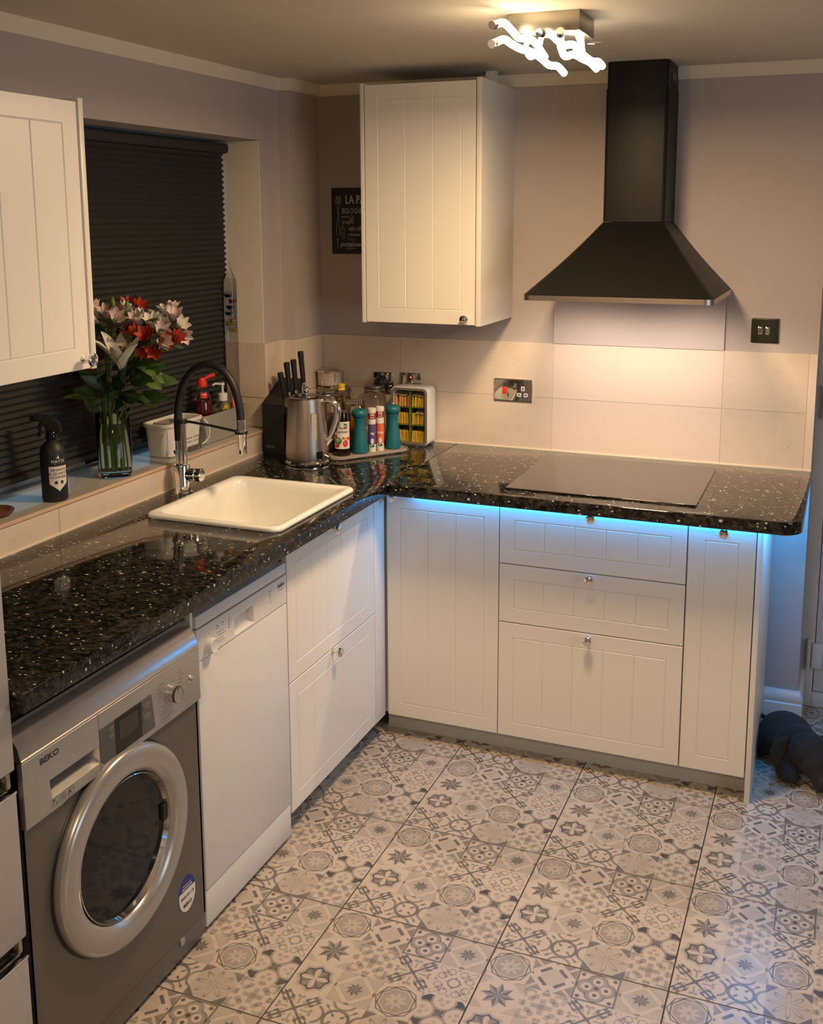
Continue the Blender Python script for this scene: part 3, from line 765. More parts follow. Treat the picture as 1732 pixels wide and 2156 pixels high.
def on_x(b, y, z, x=.6201): bmesh.ops.transform(b, matrix=TR(x, y, z) @ FACE_X, verts=b.verts); return b
obj('programme_knob', lathe([(0, 0), (.0195, 0), (.0185, .018), (.0165, .020), (.015, .019), (0, .019)], M=TR(.6195, -1.7065, .757) @ RY(90), seg=32), M_['dw'], t)
b = NB()
for y, z in ((-1.401, .791), (-1.401, .7835), (-1.402, .776), (-1.611, .790), (-1.611, .7825), (-1.611, .775), (-1.611, .767), (-1.665, .7905), (-1.640, .791), (-1.668, .752)):
    lathe([(0, 0), (.0020, 0), (.0020, .0005), (0, .0005)], M=TR(.6199, y, z) @ RY(90), seg=10, bm=b)
obj('indicator_dots', b, M_['ink'], t)['kind'] = 'stuff'
obj('logo', on_x(text_bm('beko', .018, bold=.0004), -1.339, .790), M_['ink'], t, smooth=0)
b = NB(); bx(.6195, .6203, -1.353, -1.328, .7765, .7778, bm=b, M=None); obj('logo_underline', b, M_['ink'], t, smooth=0)
b = NB()
for y, z, w in ((-1.720, .783, .006), (-1.703, .784, .005), (-1.664, .7835, .014), (-1.640, .784, .005), (-1.652, .772, .030), (-1.645, .763, .034), (-1.650, .7535, .022), (-1.647, .746, .030), (-1.400, .7665, .010), (-1.400, .760, .012), (-1.600, .790, .004), (-1.600, .7825, .006), (-1.600, .775, .004), (-1.600, .767, .004), (-1.393, .791, .003), (-1.393, .776, .003)):
    bx(.6195, .6202, y-w/2, y+w/2, z-.0006, z+.0006, bm=b)
obj('panel_print', b, M_['inkl'], t, smooth=0)['kind'] = 'stuff'
tag(obj('appliance_side_panel', bx(.10, .612, -1.7695, -1.7600, 0, .905), M_['cab']), 'thin white panel standing between the dishwasher and the washing machine', 'panel')

# ------------------------------------------------------------------ washing machine
t = thing('washing_machine', 'silver front-loading washing machine under the speckled worktop', 'washing machine', (.35, -2.072, 0))
Y0, Y1, FXW = -2.372, -1.773, .625
CY, CZ, RO = -2.082, .438, .222
bd = NB()
# front face with the round door opening, then the box behind it
N_ = 64; circ = [bd.verts.new((FXW, CY+(RO-.03)*math.cos(2*PI*k/N_), CZ+(RO-.03)*math.sin(2*PI*k/N_))) for k in range(N_)]
def rectpt(a):
    c, s = math.cos(a), math.sin(a); ty_ = ((Y1-CY)/c if c > 1e-9 else ((Y0-CY)/c if c < -1e-9 else 1e9)); tz_ = ((.66-CZ)/s if s > 1e-9 else ((.075-CZ)/s if s < -1e-9 else 1e9)); k = min(ty_, tz_)
    return CY+c*k, CZ+s*k
rc = [bd.verts.new((FXW, *rectpt(2*PI*k/N_))) for k in range(N_)]
for k in range(N_): bd.faces.new((circ[k], circ[(k+1) % N_], rc[(k+1) % N_], rc[k]))
for yy, zz in ((Y0, .66), (Y1, .66), (Y0, .075), (Y1, .075)):
    ks = sorted(range(N_), key=lambda k: (rc[k].co.y-yy)**2+(rc[k].co.z-zz)**2)[:2]
    if abs(ks[0]-ks[1]) in (1, N_-1):
        a_, b_ = rc[ks[0]], rc[ks[1]]
        if abs(a_.co.y-b_.co.y) > 1e-6 and abs(a_.co.z-b_.co.z) > 1e-6: bd.faces.new((a_, b_, bd.verts.new((FXW, yy, zz))))
for a in ((.10, .60, Y0, Y0+.006, .012, .81), (.10, .60, Y1-.006, Y1, .012, .81), (.10, .106, Y0, Y1, .012, .81), (.10, .60, Y0, Y1, .80, .845), (.10, .60, Y0, Y1, .012, .02), (.596, FXW, Y0, Y0+.006, .075, .66), (.596, FXW, Y1-.006, Y1, .075, .66)): bx(*a, bm=bd)
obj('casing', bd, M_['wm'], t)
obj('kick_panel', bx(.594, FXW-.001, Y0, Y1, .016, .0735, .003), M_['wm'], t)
obj('kick_latch', bx(FXW-.004, FXW+.003, -1.885, -1.868, .052, .070, .001), M_['wmp'], t)
# rolled top edge and the control fascia
P = [(.45, .850), (.565, .850), (.592, .8435), (.612, .829), (.628, .806), (.634, .783), (.6355, .782), (.6355, .779), (.60, .779), (.45, .815)]
tb = NB(); La = [[(x, y, z) for x, z in P] for y in (Y0, Y0+.004, Y1-.004, Y1)]
obj('top_edge', loft(La), mat('washer_top_highlight', (.75, .71, .66), metal=.9, rough=.21), t, smooth=40)  # edge colour raised above the casing to put the bright highlight strip in
bt = bx(.10, .452, Y0, Y1, .815, .850); obj('top', bt, M_['black'], t)
fz0, fz1 = .648, .7775
sy0, sy1, sz0, sz1 = -2.301, -2.152, .669, .708
fp = plate([[(Y0, .640), (Y0+.10, fz0-.008), (-2.25, fz0-.004), (Y1, fz0), (Y1, fz1), (Y0, fz1)], [(sy0+.004, sz0), (sy0, sz1), (sy1, sz1), (sy1+.004, sz0)]], 0, .014, .0015)
MW = Matrix(((0, 0, 1, .6225), (1, 0, 0, 0), (0, 1, 0, 0), (0, 0, 0, 1)))
bmesh.ops.transform(fp, matrix=MW, verts=fp.verts); obj('control_fascia', fp, M_['wmp'], t)
XW = .6366
obj('drawer_grip', loft([[(.6355, sy0+.004, sz0), (.6355, sy1+.004, sz0), (.6355, sy1, sz1), (.6355, sy0, sz1)], [(.600, sy0+.01, sz0+.018), (.600, sy1-.01, sz0+.018), (.600, sy1-.01, sz1+.006), (.600, sy0+.01, sz1+.006)]], cap0=False), M_['wmp'], t, smooth=0)
obj('detergent_drawer_seam', bx(.6358, .6368, -2.1495, -2.1485, fz0, fz1), M_['dgrey'], t)
dp = prism([(-2.146, .667), (-2.138, .661), (-1.960, .661), (-1.958, .664), (-1.967, .742), (-1.970, .744), (-2.146, .742), (-2.149, .739)], 0, .0015, M=TR(XW-.0005, 0, 0) @ Matrix(((0, 0, 1, 0), (1, 0, 0, 0), (0, 1, 0, 0), (0, 0, 0, 1))), bev=.0004)
dsp = obj('display_panel', dp, M_['dgrey'], t)
obj('screen', bx(XW, XW+.0018, -2.098, -2.006, .6625, .7425), M_['blackgloss'], dsp)
obj('lcd', bx(XW+.001, XW+.0022, -2.086, -2.020, .690, .732), mat('lcd_grey', (.035, .033, .03), rough=.2), dsp)
bg_ = mat('button_grey', (.12, .115, .11), rough=.4)
for a in ((-2.122, -2.104, .722, .734), (-2.122, -2.104, .706, .718), (-2.000, -1.976, .716, .732), (-2.000, -1.976, .690, .706)): obj('button', bx(XW, XW+.0022, *a, bev=.0005), bg_, dsp)
kn = obj('programme_knob', lathe([(0, 0), (.0235, 0), (.0235, .003), (.0205, .004), (.0190, .020), (.0175, .022), (.0165, .021), (0, .021)], M=TR(XW-.001, -1.893, .7135) @ RY(90), seg=40), M_['wmp'], t)
obj('knob_ring', lathe([(.0172, .0213), (.0190, .0205), (.0195, .017), (.0180, .0225)], M=TR(XW-.001, -1.893, .7135) @ RY(90), seg=40, close=True), M_['ink'], kn)
obj('knob_marker', bx(XW+.020, XW+.0206, -1.8936, -1.8924, .722, .729), M_['ink'], kn)
obj('start_button', lathe([(0, 0), (.011, 0), (.0105, .002), (.009, .0015), (.008, .003), (0, .0035)], M=TR(XW-.001, -1.8145, .716) @ RY(90), seg=24), M_['chrome'], t)
obj('logo', on_x(text_bm('BEKO', .0175, bold=.0007, sx=1.25), -2.298, .7575, XW), M_['ink'], t, smooth=0)
b = NB()
for k in range(9):
    for s in (-1, 1):
        z = .750-k*.0088; w = .010+.004*((k*7+s) % 3)
        y = -1.893+s*(.036+.004*((k*5) % 3)); bx(XW-.0003, XW+.0001, y-w/2, y+w/2, z-.0011, z+.0011, bm=b)
for k in range(4):
    bx(XW-.0003, XW+.0001, -2.118+k*.028, -2.104+k*.028, .6535, .6552, bm=b); bx(XW-.0003, XW+.0001, -2.116+k*.028, -2.108+k*.028, .6565, .6580, bm=b)
bx(XW-.0003, XW+.0001, -1.935, -1.880, .6640, .6646, bm=b); bx(XW-.0003, XW+.0001, -1.895, -1.872, .6652, .6672, bm=b)
obj('programme_print', b, M_['inkl'], t, smooth=0)['kind'] = 'stuff'
obj('model_print', bx(XW-.0003, XW+.0001, -1.842, -1.814, .6545, .6562), M_['inkl'], t, smooth=0)
b = NB()
for yc, w, s in ((-2.291, .017, '7kg'), (-2.268, .017, ''), (-2.243, .019, 'A++')):
    z = .657
    for a in ((yc-w/2, yc+w/2, z-.008, z-.0075), (yc-w/2, yc+w/2, z+.0075, z+.008), (yc-w/2, yc-w/2+.0005, z-.008, z+.008), (yc+w/2-.0005, yc+w/2, z-.008, z+.008)): bx(XW-.0003, XW+.0001, *a, bm=b)
    if not s:
        for q in (-.004, -.001, .002, .005): bx(XW-.0003, XW+.0001, yc-w/2+.003, yc+w/2-.003, z+q-.0004, z+q+.0004, bm=b)
join(b, on_x(text_bm('7', .013, bold=.0003), -2.2935, .6575, XW), on_x(text_bm('kg', .004), -2.286, .6535, XW), on_x(text_bm('A', .012, bold=.0003), -2.2465, .6565, XW), on_x(text_bm('++', .006), -2.2385, .660, XW))
obj('rating_print', b, M_['ink'], t, smooth=0)
# porthole door
MD = TR(FXW, CY, CZ) @ RY(90)
dr = obj('door_ring', lathe([(.214, -.006), (.2215, .002), (.2228, .010), (.2218, .019), (.217, .0255), (.209, .0285), (.196, .0300), (.181, .0300), (.172, .0275), (.163, .018), (.156, .004), (.156, -.012), (.20, -.012)], M=MD, seg=96, close=True), mat('door_ring_silver', (.40, .385, .365), metal=.55, rough=.27), t)
obj('door_gap', lathe([(.2255, -.004), (.2275, .001), (.2265, .003), (.2165, .003), (.2165, -.004)], M=MD, seg=96, close=True), M_['black'], t)
obj('chrome_lip', lathe([(.1545, .003), (.1575, .0155), (.1560, .0165), (.1525, .004)], M=MD, seg=96, close=True), M_['chrome'], dr)
obj('glass_bowl', lathe([(.1545, .004), (.150, .002), (.145, -.012), (.135, -.045), (.118, -.070), (.085, -.085), (.04, -.090), (0, -.091)], M=MD, seg=72), M_['washglass'], dr, smooth=50)
obj('bowl_rib', lathe([(.1395, -.030), (.1405, -.0265), (.1380, -.0300)], M=MD, seg=72, close=True), M_['steel'], dr)
obj('door_catch', bx(FXW+.0, FXW+.012, CY+.140, CY+.152, CZ-.02, CZ+.02, .002), M_['black'], dr)
# service sticker
SY_, SZ_ = -1.848, .172
MS = TR(FXW+.0002, SY_, SZ_) @ FACE_X
el = [(.036*math.cos(2*PI*k/48), .047*math.sin(2*PI*k/48)) for k in range(48)]
st = obj('sticker', prism(el, 0, .0004, M=MS), M_['navy'], t, smooth=0, label='oval blue and white service sticker')
el2 = [(x*.955, y*.965) for x, y in el if y < .0125]; xm = .036*.955*math.sqrt(1-(.012/.0455)**2)
obj('sticker_white', prism([(-xm, .012)]+[p for p in [(.0344*math.cos(a_), .0454*math.sin(a_)) for a_ in [PI-math.asin(-.012/.0454)*0-math.asin(.012/.0454)+k*(PI+2*math.asin(.012/.0454))/30 for k in range(31)]]], .0004, .0007, M=MS), M_['label'], st, smooth=0)
obj('sticker_number', join(text_bm('08444 810 124', .0105, bold=.0001, M=MS @ TR(0, -.004, .0009), sx=.86), text_bm('BEKO', .0125, bold=.0004, sx=1.15, M=MS @ TR(0, -.026, .0009))), M_['ink'], st, smooth=0)
obj('sticker_heading', join(text_bm('FREE GUARANTEE', .0060, bold=.0001, M=MS @ TR(0, .018, .0009), sx=.85), text_bm('TO ACTIVATE YOUR', .0045, M=MS @ TR(0, .0255, .0009), sx=.85)), M_['label'], st, smooth=0)

# ------------------------------------------------------------------ fridge freezer at the left edge
t = thing('fridge_freezer', 'tall silver fridge freezer at the left edge with recessed drawer grips', 'fridge', (.36, -2.75, 0))
FYR = -2.420
obj('body', bx(.09, .610, -3.05, FYR-.002, .02, 1.20), M_['fridge'], t)
for n, z0, z1 in (('door', .797, 1.20), ('freezer_drawer', .460, .752), ('freezer_drawer', .06, .416)):
    p_ = obj(n, bx(.640, .666, -3.05, FYR, z0, z1, .004), M_['fridge'], t)
    if z0 < .7:
        g = NB(); bx(.612, .640, -3.05, FYR-.001, z0, z1+.04, bm=g)
        obj('grip_recess', g, M_['blackgloss'], p_)
        obj('grip_trim', bx(.652, .6665, -3.05, FYR, z1-.001, z1+.004, .001), M_['chrome'], p_)
        obj('grip_end', bx(.625, .655, FYR-.012, FYR-.002, z1+.008, z1+.038, .002), M_['steel'], p_)

# ------------------------------------------------------------------ blind
t = thing('pleated_blind', 'dark pleated blind drawn down over the window', 'blind', (-.07, -1.15, 1.07))
pl = NB(); n = 97; rows = []
for k in range(n):
    z = 2.025-k*(2.025-1.090)/(n-1); x = -.074+(.0055 if k % 2 else -.0055)
    rows.append([pl.verts.new((x, y, z)) for y in (-1.855, -.452)])
for a, b in zip(rows, rows[1:]): pl.faces.new((a[0], a[1], b[1], b[0]))
obj('pleated_fabric', pl, M_['blind'], t, smooth=0)
hb = plate([rrect(-.090, -.048, 2.018, 2.052, .012)], -1.857, -.450, .002); bmesh.ops.transform(hb, matrix=Matrix(((1, 0, 0, 0), (0, 0, 1, 0), (0, 1, 0, 0), (0, 0, 0, 1))), verts=hb.verts)
obj('headrail', hb, M_['blind'], t)
obj('bottom_rail', bx(-.086, -.060, -1.855, -.452, 1.074, 1.091, .003), M_['blind'], t)

# ------------------------------------------------------------------ wall print, sockets
t = thing('wall_sign', 'black kitchen sign with chalk-style Italian pasta words', 'sign', (.27, -.074, 1.655))
obj('board', bx(.172, .372, -.077, BY-.0002, 1.655, 1.903, .001), M_['black'], t)
MSg = TR(.172, -.0772, 1.655) @ FACE_Y
def ct(s, sz, x, z, **k): return text_bm(s, sz, align='LEFT', M=MSg @ TR(x, z, 0), **k)
for wd_ in (ct('LA PASTA', .044, .058, .203, bold=.0008, sx=.72), ct('BOLOGNESE', .030, .044, .161, sx=.60), ct('scoglio', .020, .042, .121, shear=.3, sx=.9), ct('aglio olio', .020, .070, .097, shear=.3, sx=.8), ct('romeo', .018, .070, .073, shear=.3), ct('puttanesca', .025, .036, .036, shear=.3, bold=.0002, sx=.95)): obj('lettering', wd_, M_['chalk'], t, smooth=0)
def ink(pts, r=.0006, sm=5): return tube(pts, r, 4, sm=sm, M=MSg, flat=.3, up=(0, 0, 1))
fk = ink([(.022, .218, 0), (.017, .198, 0), (.020, .183, 0), (.026, .172, 0), (.026, .150, 0), (.020, .090, 0), (.020, .078, 0), (.026, .070, 0), (.033, .078, 0), (.033, .090, 0), (.029, .150, 0), (.030, .172, 0), (.037, .183, 0), (.039, .200, 0), (.037, .218, 0)])
join(fk, ink([(.0225, .218, 0), (.024, .190, 0), (.0265, .190, 0), (.0275, .216, 0)]), ink([(.030, .216, 0), (.031, .190, 0), (.0335, .189, 0), (.0355, .218, 0)]))
join(fk, ink([(.045, .110, 0), (.045, .103, 0), (.040, .090, 0), (.040, .062, 0), (.046, .059, 0), (.052, .062, 0), (.052, .090, 0), (.047, .103, 0), (.047, .110, 0), (.045, .110, 0)]), ink([(.042, .078, 0), (.050, .078, 0)], sm=0), ink([(.042, .070, 0), (.050, .070, 0)], sm=0))
join(fk, ink([(.040, .1395, 0), (.066, .1395, 0)], .0012, 0), ink([(.066, .143, 0), (.072, .1395, 0), (.066, .136, 0), (.066, .143, 0)], .0007, 0))
join(fk, ink([(.084+.009*math.cos(k*PI/8), .1345+.010*math.sin(k*PI/8), 0) for k in range(17)], .0007, 0), ink([(.079, .140, 0), (.089, .129, 0)], .0005, 0), ink([(.079, .129, 0), (.089, .140, 0)], .0005, 0))
join(fk, ink([(.024, .058, 0), (.024, .020, 0)], .0006, 0), ink([(.021, .052, 0), (.024, .060, 0), (.027, .052, 0)], .0006, 0), ink([(.060, .0205, 0), (.080, .0185, 0), (.10, .021, 0), (.08, .0235, 0), (.060, .0205, 0)], .0005), ink([(.082, .092-.004, 0), (.13, .088, 0)], .0006, 0))
join(fk, ink([(.092, .058, 0), (.086, .054, 0), (.088, .045, 0), (.096, .045, 0), (.098, .054, 0), (.092, .058, 0)], .0006), ink([(.068, .064, 0), (.069, .050, 0)], .0006, 0), ink([(.079, .062, 0), (.080, .050, 0)], .0006, 0))
obj('chalk_drawings', fk, M_['chalk'], t, smooth=0)

plate_m = mat('polished_plate', (.60, .60, .56), metal=1, rough=.05)
dark_m = mat('black_nickel_plate', (.13, .15, .11), metal=1, rough=.10)
def face_plate(name, label, cat, x0, x1, z0, z1, y, mt, group=None):
    t = thing(name, label, cat, ((x0+x1)/2, y, z0), group=group)
    b = plate([rrect(x0, x1, z0, z1, .004)], 0, .006, .0022); bmesh.ops.transform(b, matrix=TR(0, y, 0) @ FACE_Y, verts=b.verts)
    obj('plate', b, mt, t); return t
t = face_plate('cooker_switch', 'chrome cooker switch and socket plate with a red rocker left of the hob', 'switch', .834, .980, 1.121, 1.2055, TY, plate_m)
Y = TY-.006
obj('red_rocker', bx(.8675, .8825, Y-.004, Y+.001, 1.148, 1.175, .0012), M_['red'], t)
sw = bx(.9085, .9195, Y-.0012, Y+.001, 1.166, 1.190, .0008); obj('socket_rocker', sw, M_['chrome'], t)
for x, z, w, h in ((.945, 1.171, .0135, .0175), (.931, 1.1475, .016, .0135), (.956, 1.1475, .016, .0135)):
    p_ = obj('pin_shroud', bx(x-w/2, x+w/2, Y-.0008, Y+.001, z-h/2, z+h/2, .0022), M_['white'], t)
    obj('pin_slot', bx(x-(.0022 if w < .015 else .0042), x+(.0022 if w < .015 else .0042), Y-.0011, Y, z-(.0048 if w < .015 else .002), z+(.0048 if w < .015 else .002)), M_['black'], p_)
obj('neon_windows', join(bx(.870, .880, Y-.0004, Y, 1.1855, 1.1872), bx(.941, .949, Y-.0004, Y, 1.1855, 1.1872)), M_['black'], t)
t = face_plate('fused_switch', 'dark nickel fused switch on the painted wall right of the hood', 'switch', 1.7375, 1.828, 1.373, 1.4565, BY, dark_m)
Y = BY-.006
obj('neon_window', bx(1.7785, 1.786, Y-.0004, Y+.0005, 1.4395, 1.4410), M_['black'], t)
fc = obj('fuse_carrier', bx(1.7600, 1.7745, Y-.0012, Y+.001, 1.402, 1.428, .0008), M_['chrome'], t)
obj('carrier_window', bx(1.7625, 1.7720, Y-.0016, Y, 1.406, 1.422), M_['smoke'], fc)
obj('rocker', bx(1.7835, 1.7965, Y-.004, Y+.001, 1.401, 1.428, .0015), M_['chrome'], t)
t = face_plate('socket', 'chrome socket plate behind the glass jars holding a black plug', 'socket', .344, .428, 1.120, 1.204, TY, plate_m)
obj('plug', lathe([(0, 0), (.026, 0), (.027, .012), (.022, .026), (.012, .032), (0, .032)], M=TR(.378, TY-.006, 1.163) @ RX(90), seg=24), M_['black'], t)
obj('cable', tube([(.385, -.108, 1.145), (.394, -.112, 1.12), (.398, -.112, 1.08), (.395, -.11, .95)], .004, 8, sm=4), M_['black'], t)
t = face_plate('socket', 'chrome switch plate with a red neon above the tea bag box', 'switch', .4565, .5425, 1.122, 1.2065, TY, plate_m)
obj('neon', lathe([(0, 0), (.003, 0), (.0025, .0015), (0, .0018)], M=TR(.500, TY-.006, 1.190) @ RX(90), seg=12), M_['redled'], t)
obj('rocker', bx(.492, .508, TY-.009, TY-.005, 1.150, 1.176, .0012), M_['chrome'], t)

# ------------------------------------------------------------------ things on the sill
def wrap(b, r, c, z0, ang, eps=.0003):
    """bends a flat drawing (x across, y up) round a vertical cylinder at c, facing direction ang (degrees)"""
    a0 = math.radians(ang)
    for v in b.verts:
        a = a0+v.co.x/r; R = r+eps+v.co.z
        v.co = Vector((c[0]+R*math.cos(a), c[1]+R*math.sin(a), z0+v.co.y))
    return b
def sheet(w, h, nx=14, ny=1, z=0):
    t = NB(); G = [[t.verts.new((-w/2+w*i/nx, -h/2+h*j/ny, z)) for i in range(nx+1)] for j in range(ny+1)]
    for j in range(ny):
        for i in range(nx): t.faces.new((G[j][i], G[j][i+1], G[j+1][i+1], G[j+1][i]))
    return t
def blob(cx, cy, rx, ry, z=.0003, n=14): return prism([(cx+rx*math.cos(2*PI*k/n), cy+ry*math.sin(2*PI*k/n)) for k in range(n)], z, z+.0001)

# black spray bottle
c = (.040, -1.548)
t = thing('spray_bottle', 'black spray bottle with a pale shield label on the sill', 'bottle', (*c, 1.03))
obj('bottle', lathe([(0, 1.0301), (.030, 1.0301), (.0335, 1.033), (.0345, 1.038), (.0345, 1.158), (.033, 1.171), (.027, 1.185), (.018, 1.194), (.0145, 1.197), (.0145, 1.200), (0, 1.200)], (*c, 0), 40), M_['rubber'], t)
obj('neck_collar', lathe([(0, 1.200), (.0155, 1.200), (.0165, 1.203), (.0160, 1.216), (.0125, 1.222), (0, 1.222)], (*c, 0), 24), M_['blackgloss'], t)
MH = TR(c[0], c[1], 1.222) @ RZ(205)          # nozzle points to the left in the picture
hd = prism([(-.028, 0), (-.024, .024), (-.010, .040), (.014, .046), (.040, .046), (.047, .040), (.047, .032), (.018, .028), (.012, 0)], -.010, .010, bev=.003)
bmesh.ops.transform(hd, matrix=MH @ RX(90), verts=hd.verts); obj('sprayer_head', hd, M_['black'], t)
obj('trigger', tube([(.020, 0, .030), (.031, 0, .014), (.030, 0, -.002), (.036, 0, -.014)], .0045, 8, sm=4, M=MH), M_['black'], t)
obj('nozzle', lathe([(0, 0), (.009, 0), (.008, .010), (0, .010)], M=MH @ TR(.045, 0, .037) @ RY(90), seg=16), M_['black'], t)
LB = -28
lab = NB(); nx = 16
G = []
for i in range(nx+1):
    x = -.026+.052*i/nx; yb = .030+.022*(abs(x)/.026)**.8 if True else 0
    G.append((lab.verts.new((x, yb, 0)), lab.verts.new((x, .100, 0))))
for a, b in zip(G, G[1:]): lab.faces.new((a[0], b[0], b[1], a[1]))
obj('label', wrap(lab, .0345, c, 1.030, LB), M_['label'], t)
lt = join(text_bm('GRANITE', .0105, M=TR(0, .090, 0), sx=1), text_bm('& QUARTZ', .0105, M=TR(0, .080, 0)), text_bm('CLEANER', .0105, M=TR(0, .070, 0)), prism(rrect(-.012, -.004, .051, .060, .002), 0, .0001), prism(rrect(.004, .012, .051, .060, .002), 0, .0001))
obj('label_print', wrap(lt, .0345, c, 1.030, LB, .0006), M_['ink'], t, smooth=0)
obj('maker_print', wrap(join(text_bm('MAYTE', .012, M=TR(0, .113, 0)), prism([(-.004, .1215), (.004, .1215), (0, .131)], 0, .0001), prism([(-.010, .1055), (.010, .1055), (.010, .1062), (-.010, .1062)], 0, .0001)), .0345, c, 1.030, LB, .0004), M_['label'], t, smooth=0)

# glass vase with water
vc = (.020, -1.258)
t = thing('vase', 'tall clear cylinder glass vase of flower stems on the sill', 'vase', (*vc, 1.03))
obj('glass', lathe([(0, 1.0301), (.046, 1.0301), (.050, 1.034), (.0505, 1.05), (.0505, 1.232), (.0495, 1.233), (.0485, 1.232), (.0485, 1.046), (.040, 1.043), (0, 1.043)], (*vc, 0), 48), M_['thinglass'], t, smooth=50)
obj('water', lathe([(0, 1.0435), (.040, 1.0435), (.0482, 1.0465), (.0482, 1.196), (0, 1.196)], (*vc, 0), 40), M_['water'], t, smooth=50)

def petal(L, Wd, bend, tilt, roll_, cup=.25, n=7, tipw=.15, wave=0.0):
    """petal starting at the origin, growing along +z and bending outwards to +x"""
    t = NB(); G = []; p = Vector((0, 0, 0)); a = tilt
    for i in range(n+1):
        s = i/n; w = Wd*(math.sin(PI*(s*.86+.10))**.9)*(1 if s < 1 else .12)
        row = []
        for j in (-1, -.5, 0, .5, 1):
            off = w/2*j; cu = cup*w*(1-abs(j)**1.5)*.6-(wave*abs(j)*math.sin(s*9))
            nrm = Vector((math.cos(a), 0, -math.sin(a)))
            row.append(t.verts.new(p+Vector((0, off, 0))-nrm*(-cu)))
        G.append(row)
        a += bend/n; p = p+Vector((math.sin(a), 0, math.cos(a)))*L/n
    for A, B in zip(G, G[1:]):
        for j in range(4): t.faces.new((A[j], A[j+1], B[j+1], B[j]))
    return t
def frame_to(d, spin=0):
    d = Vector(d).normalized(); return d.to_track_quat('Z', 'Y').to_matrix().to_4x4() @ Matrix.Rotation(spin, 4, 'Z')
PM = {}
def flower(par, pos, d, kind, size, spin=0, n=6):
    """one blossom: base cup plus single petals"""
    base = M_['leaf2']; F = TR(*pos) @ frame_to(d, spin)
    fl_ = obj('blossom', lathe([(0, -.006*size/.05), (.003, -.004), (.005*size/.05, .004), (.003, .010), (0, .011)], M=F, seg=10), base, par)
    for k in range(n):
        key = (kind, k % 2)
        if key not in PM:
            if kind == 'lily': b = petal(.115, .046 if k % 2 else .034, .95, .10, 0, cup=.38, n=9, wave=.002); mt = M_['petalw']
            elif kind == 'red': b = petal(.050, .027 if k % 2 else .020, .62, .18, 0, cup=.32); mt = M_['petalr']
            else: b = petal(.046, .027 if k % 2 else .019, .75, .16, 0, cup=.38, wave=.0012); mt = M_['petalw'] if kind == 'white' else M_['petalp']
            bmesh.ops.recalc_face_normals(b, faces=b.faces); me = bpy.data.meshes.new('petal'); b.to_mesh(me); b.free(); me.materials.append(mt)
            me.polygons.foreach_set('use_smooth', [True]*len(me.polygons)); PM[key] = me
        o = bpy.data.objects.new('petal', PM[key]); COL.objects.link(o); o.parent = fl_
        sc_ = size/(.105 if kind == 'lily' else .05)
        o.matrix_local = WM[par].inverted() @ F @ Matrix.Rotation(2*PI*k/n, 4, 'Z') @ TR(.003, 0, 0) @ Matrix.Scale(sc_, 4)
    if kind in ('lily',):
        for k in range(5):
            a = 2*PI*k/5; e = F @ Vector((.013*math.cos(a), .013*math.sin(a), .062))
            obj('stamen', tube([F @ Vector((0, 0, .008)), F @ Vector((.007*math.cos(a), .007*math.sin(a), .036)), e], .0009, 5), M_['leaf2'], fl_)
            obj('anther', tube([e+Vector((-.004, 0, .001)), e+Vector((.004, 0, -.001))], .0021, 6), M_['stamen'], fl_)
    return fl_
def leaf(par, pos, d, L, Wd, mt='leaf', bend=.7, spin=0):
    b = petal(L, Wd, bend, .15, 0, cup=.12, n=8)
    bmesh.ops.transform(b, matrix=TR(*pos) @ frame_to(d, spin), verts=b.verts)
    return obj('leaf', b, M_[mt], par)
def bud(par, pos, d, L, r, mt='leaf2'):
    return obj('bud', lathe([(0, 0), (r*.6, L*.10), (r, L*.40), (r*.8, L*.75), (r*.25, L*.97), (0, L)], M=TR(*pos) @ frame_to(d), seg=12, sx=1), M_[mt], par)
def stem_thing(name, label, bot, top, mids=(), r=.0028, group=None):
    t = thing(name, label, 'flower', bot, group=group)
    path = [bot]+list(mids)+[top]
    obj('stem', tube(path, r, 8, sm=6), M_['stem'], t)
    return t
V = lambda dx, dy, z: (vc[0]+dx, vc[1]+dy, z)
# the large open lily at the front
t = stem_thing('lily', 'large open white lily low in the bunch, facing the room', V(.012, -.012, 1.05), (.128, -1.345, 1.360), [V(.020, -.028, 1.14), V(.034, -.046, 1.24), (.100, -1.325, 1.315)], .0034)
flower(t, (.130, -1.350, 1.372), (.16, -.24, 1), 'lily', .112, .3)
leaf(t, (.095, -1.320, 1.300), (-.9, -.25, .35), .12, .034, spin=0.3); leaf(t, (.085, -1.318, 1.285), (.6, -.2, .8), .11, .035, spin=1.2); leaf(t, (.060, -1.30, 1.24), (.1, -.8, .5), .085, .05, bend=1.2)
leaf(t, (.118, -1.34, 1.345), (.5, -.3, -.2), .04, .022, 'leaf2', spin=1)
bud(t, (.118, -1.30, 1.505), (.1, 0, 1), .058, .010); obj('bud_stalk', tube([(.100, -1.315, 1.30), (.112, -1.30, 1.42), (.118, -1.30, 1.507)], .0022, 7, sm=5), M_['stem'], t)
# white lily in bud at the top left
t = stem_thing('lily', 'tall lily still in green bud at the top left of the bunch', V(-.010, .008, 1.05), (.070, -1.300, 1.515), [V(-.014, .000, 1.20), (.040, -1.285, 1.38)], .0032)
bud(t, (.070, -1.300, 1.510), (.05, 0, 1), .062, .0105); bud(t, (.066, -1.300, 1.500), (.5, -.3, 1), .045, .006)
leaf(t, (.045, -1.285, 1.40), (-.7, -.4, .5), .10, .028); leaf(t, (.050, -1.288, 1.36), (.8, -.2, .3), .11, .030); leaf(t, (.035, -1.28, 1.32), (-.3, -.8, .2), .10, .034, bend=1.0)
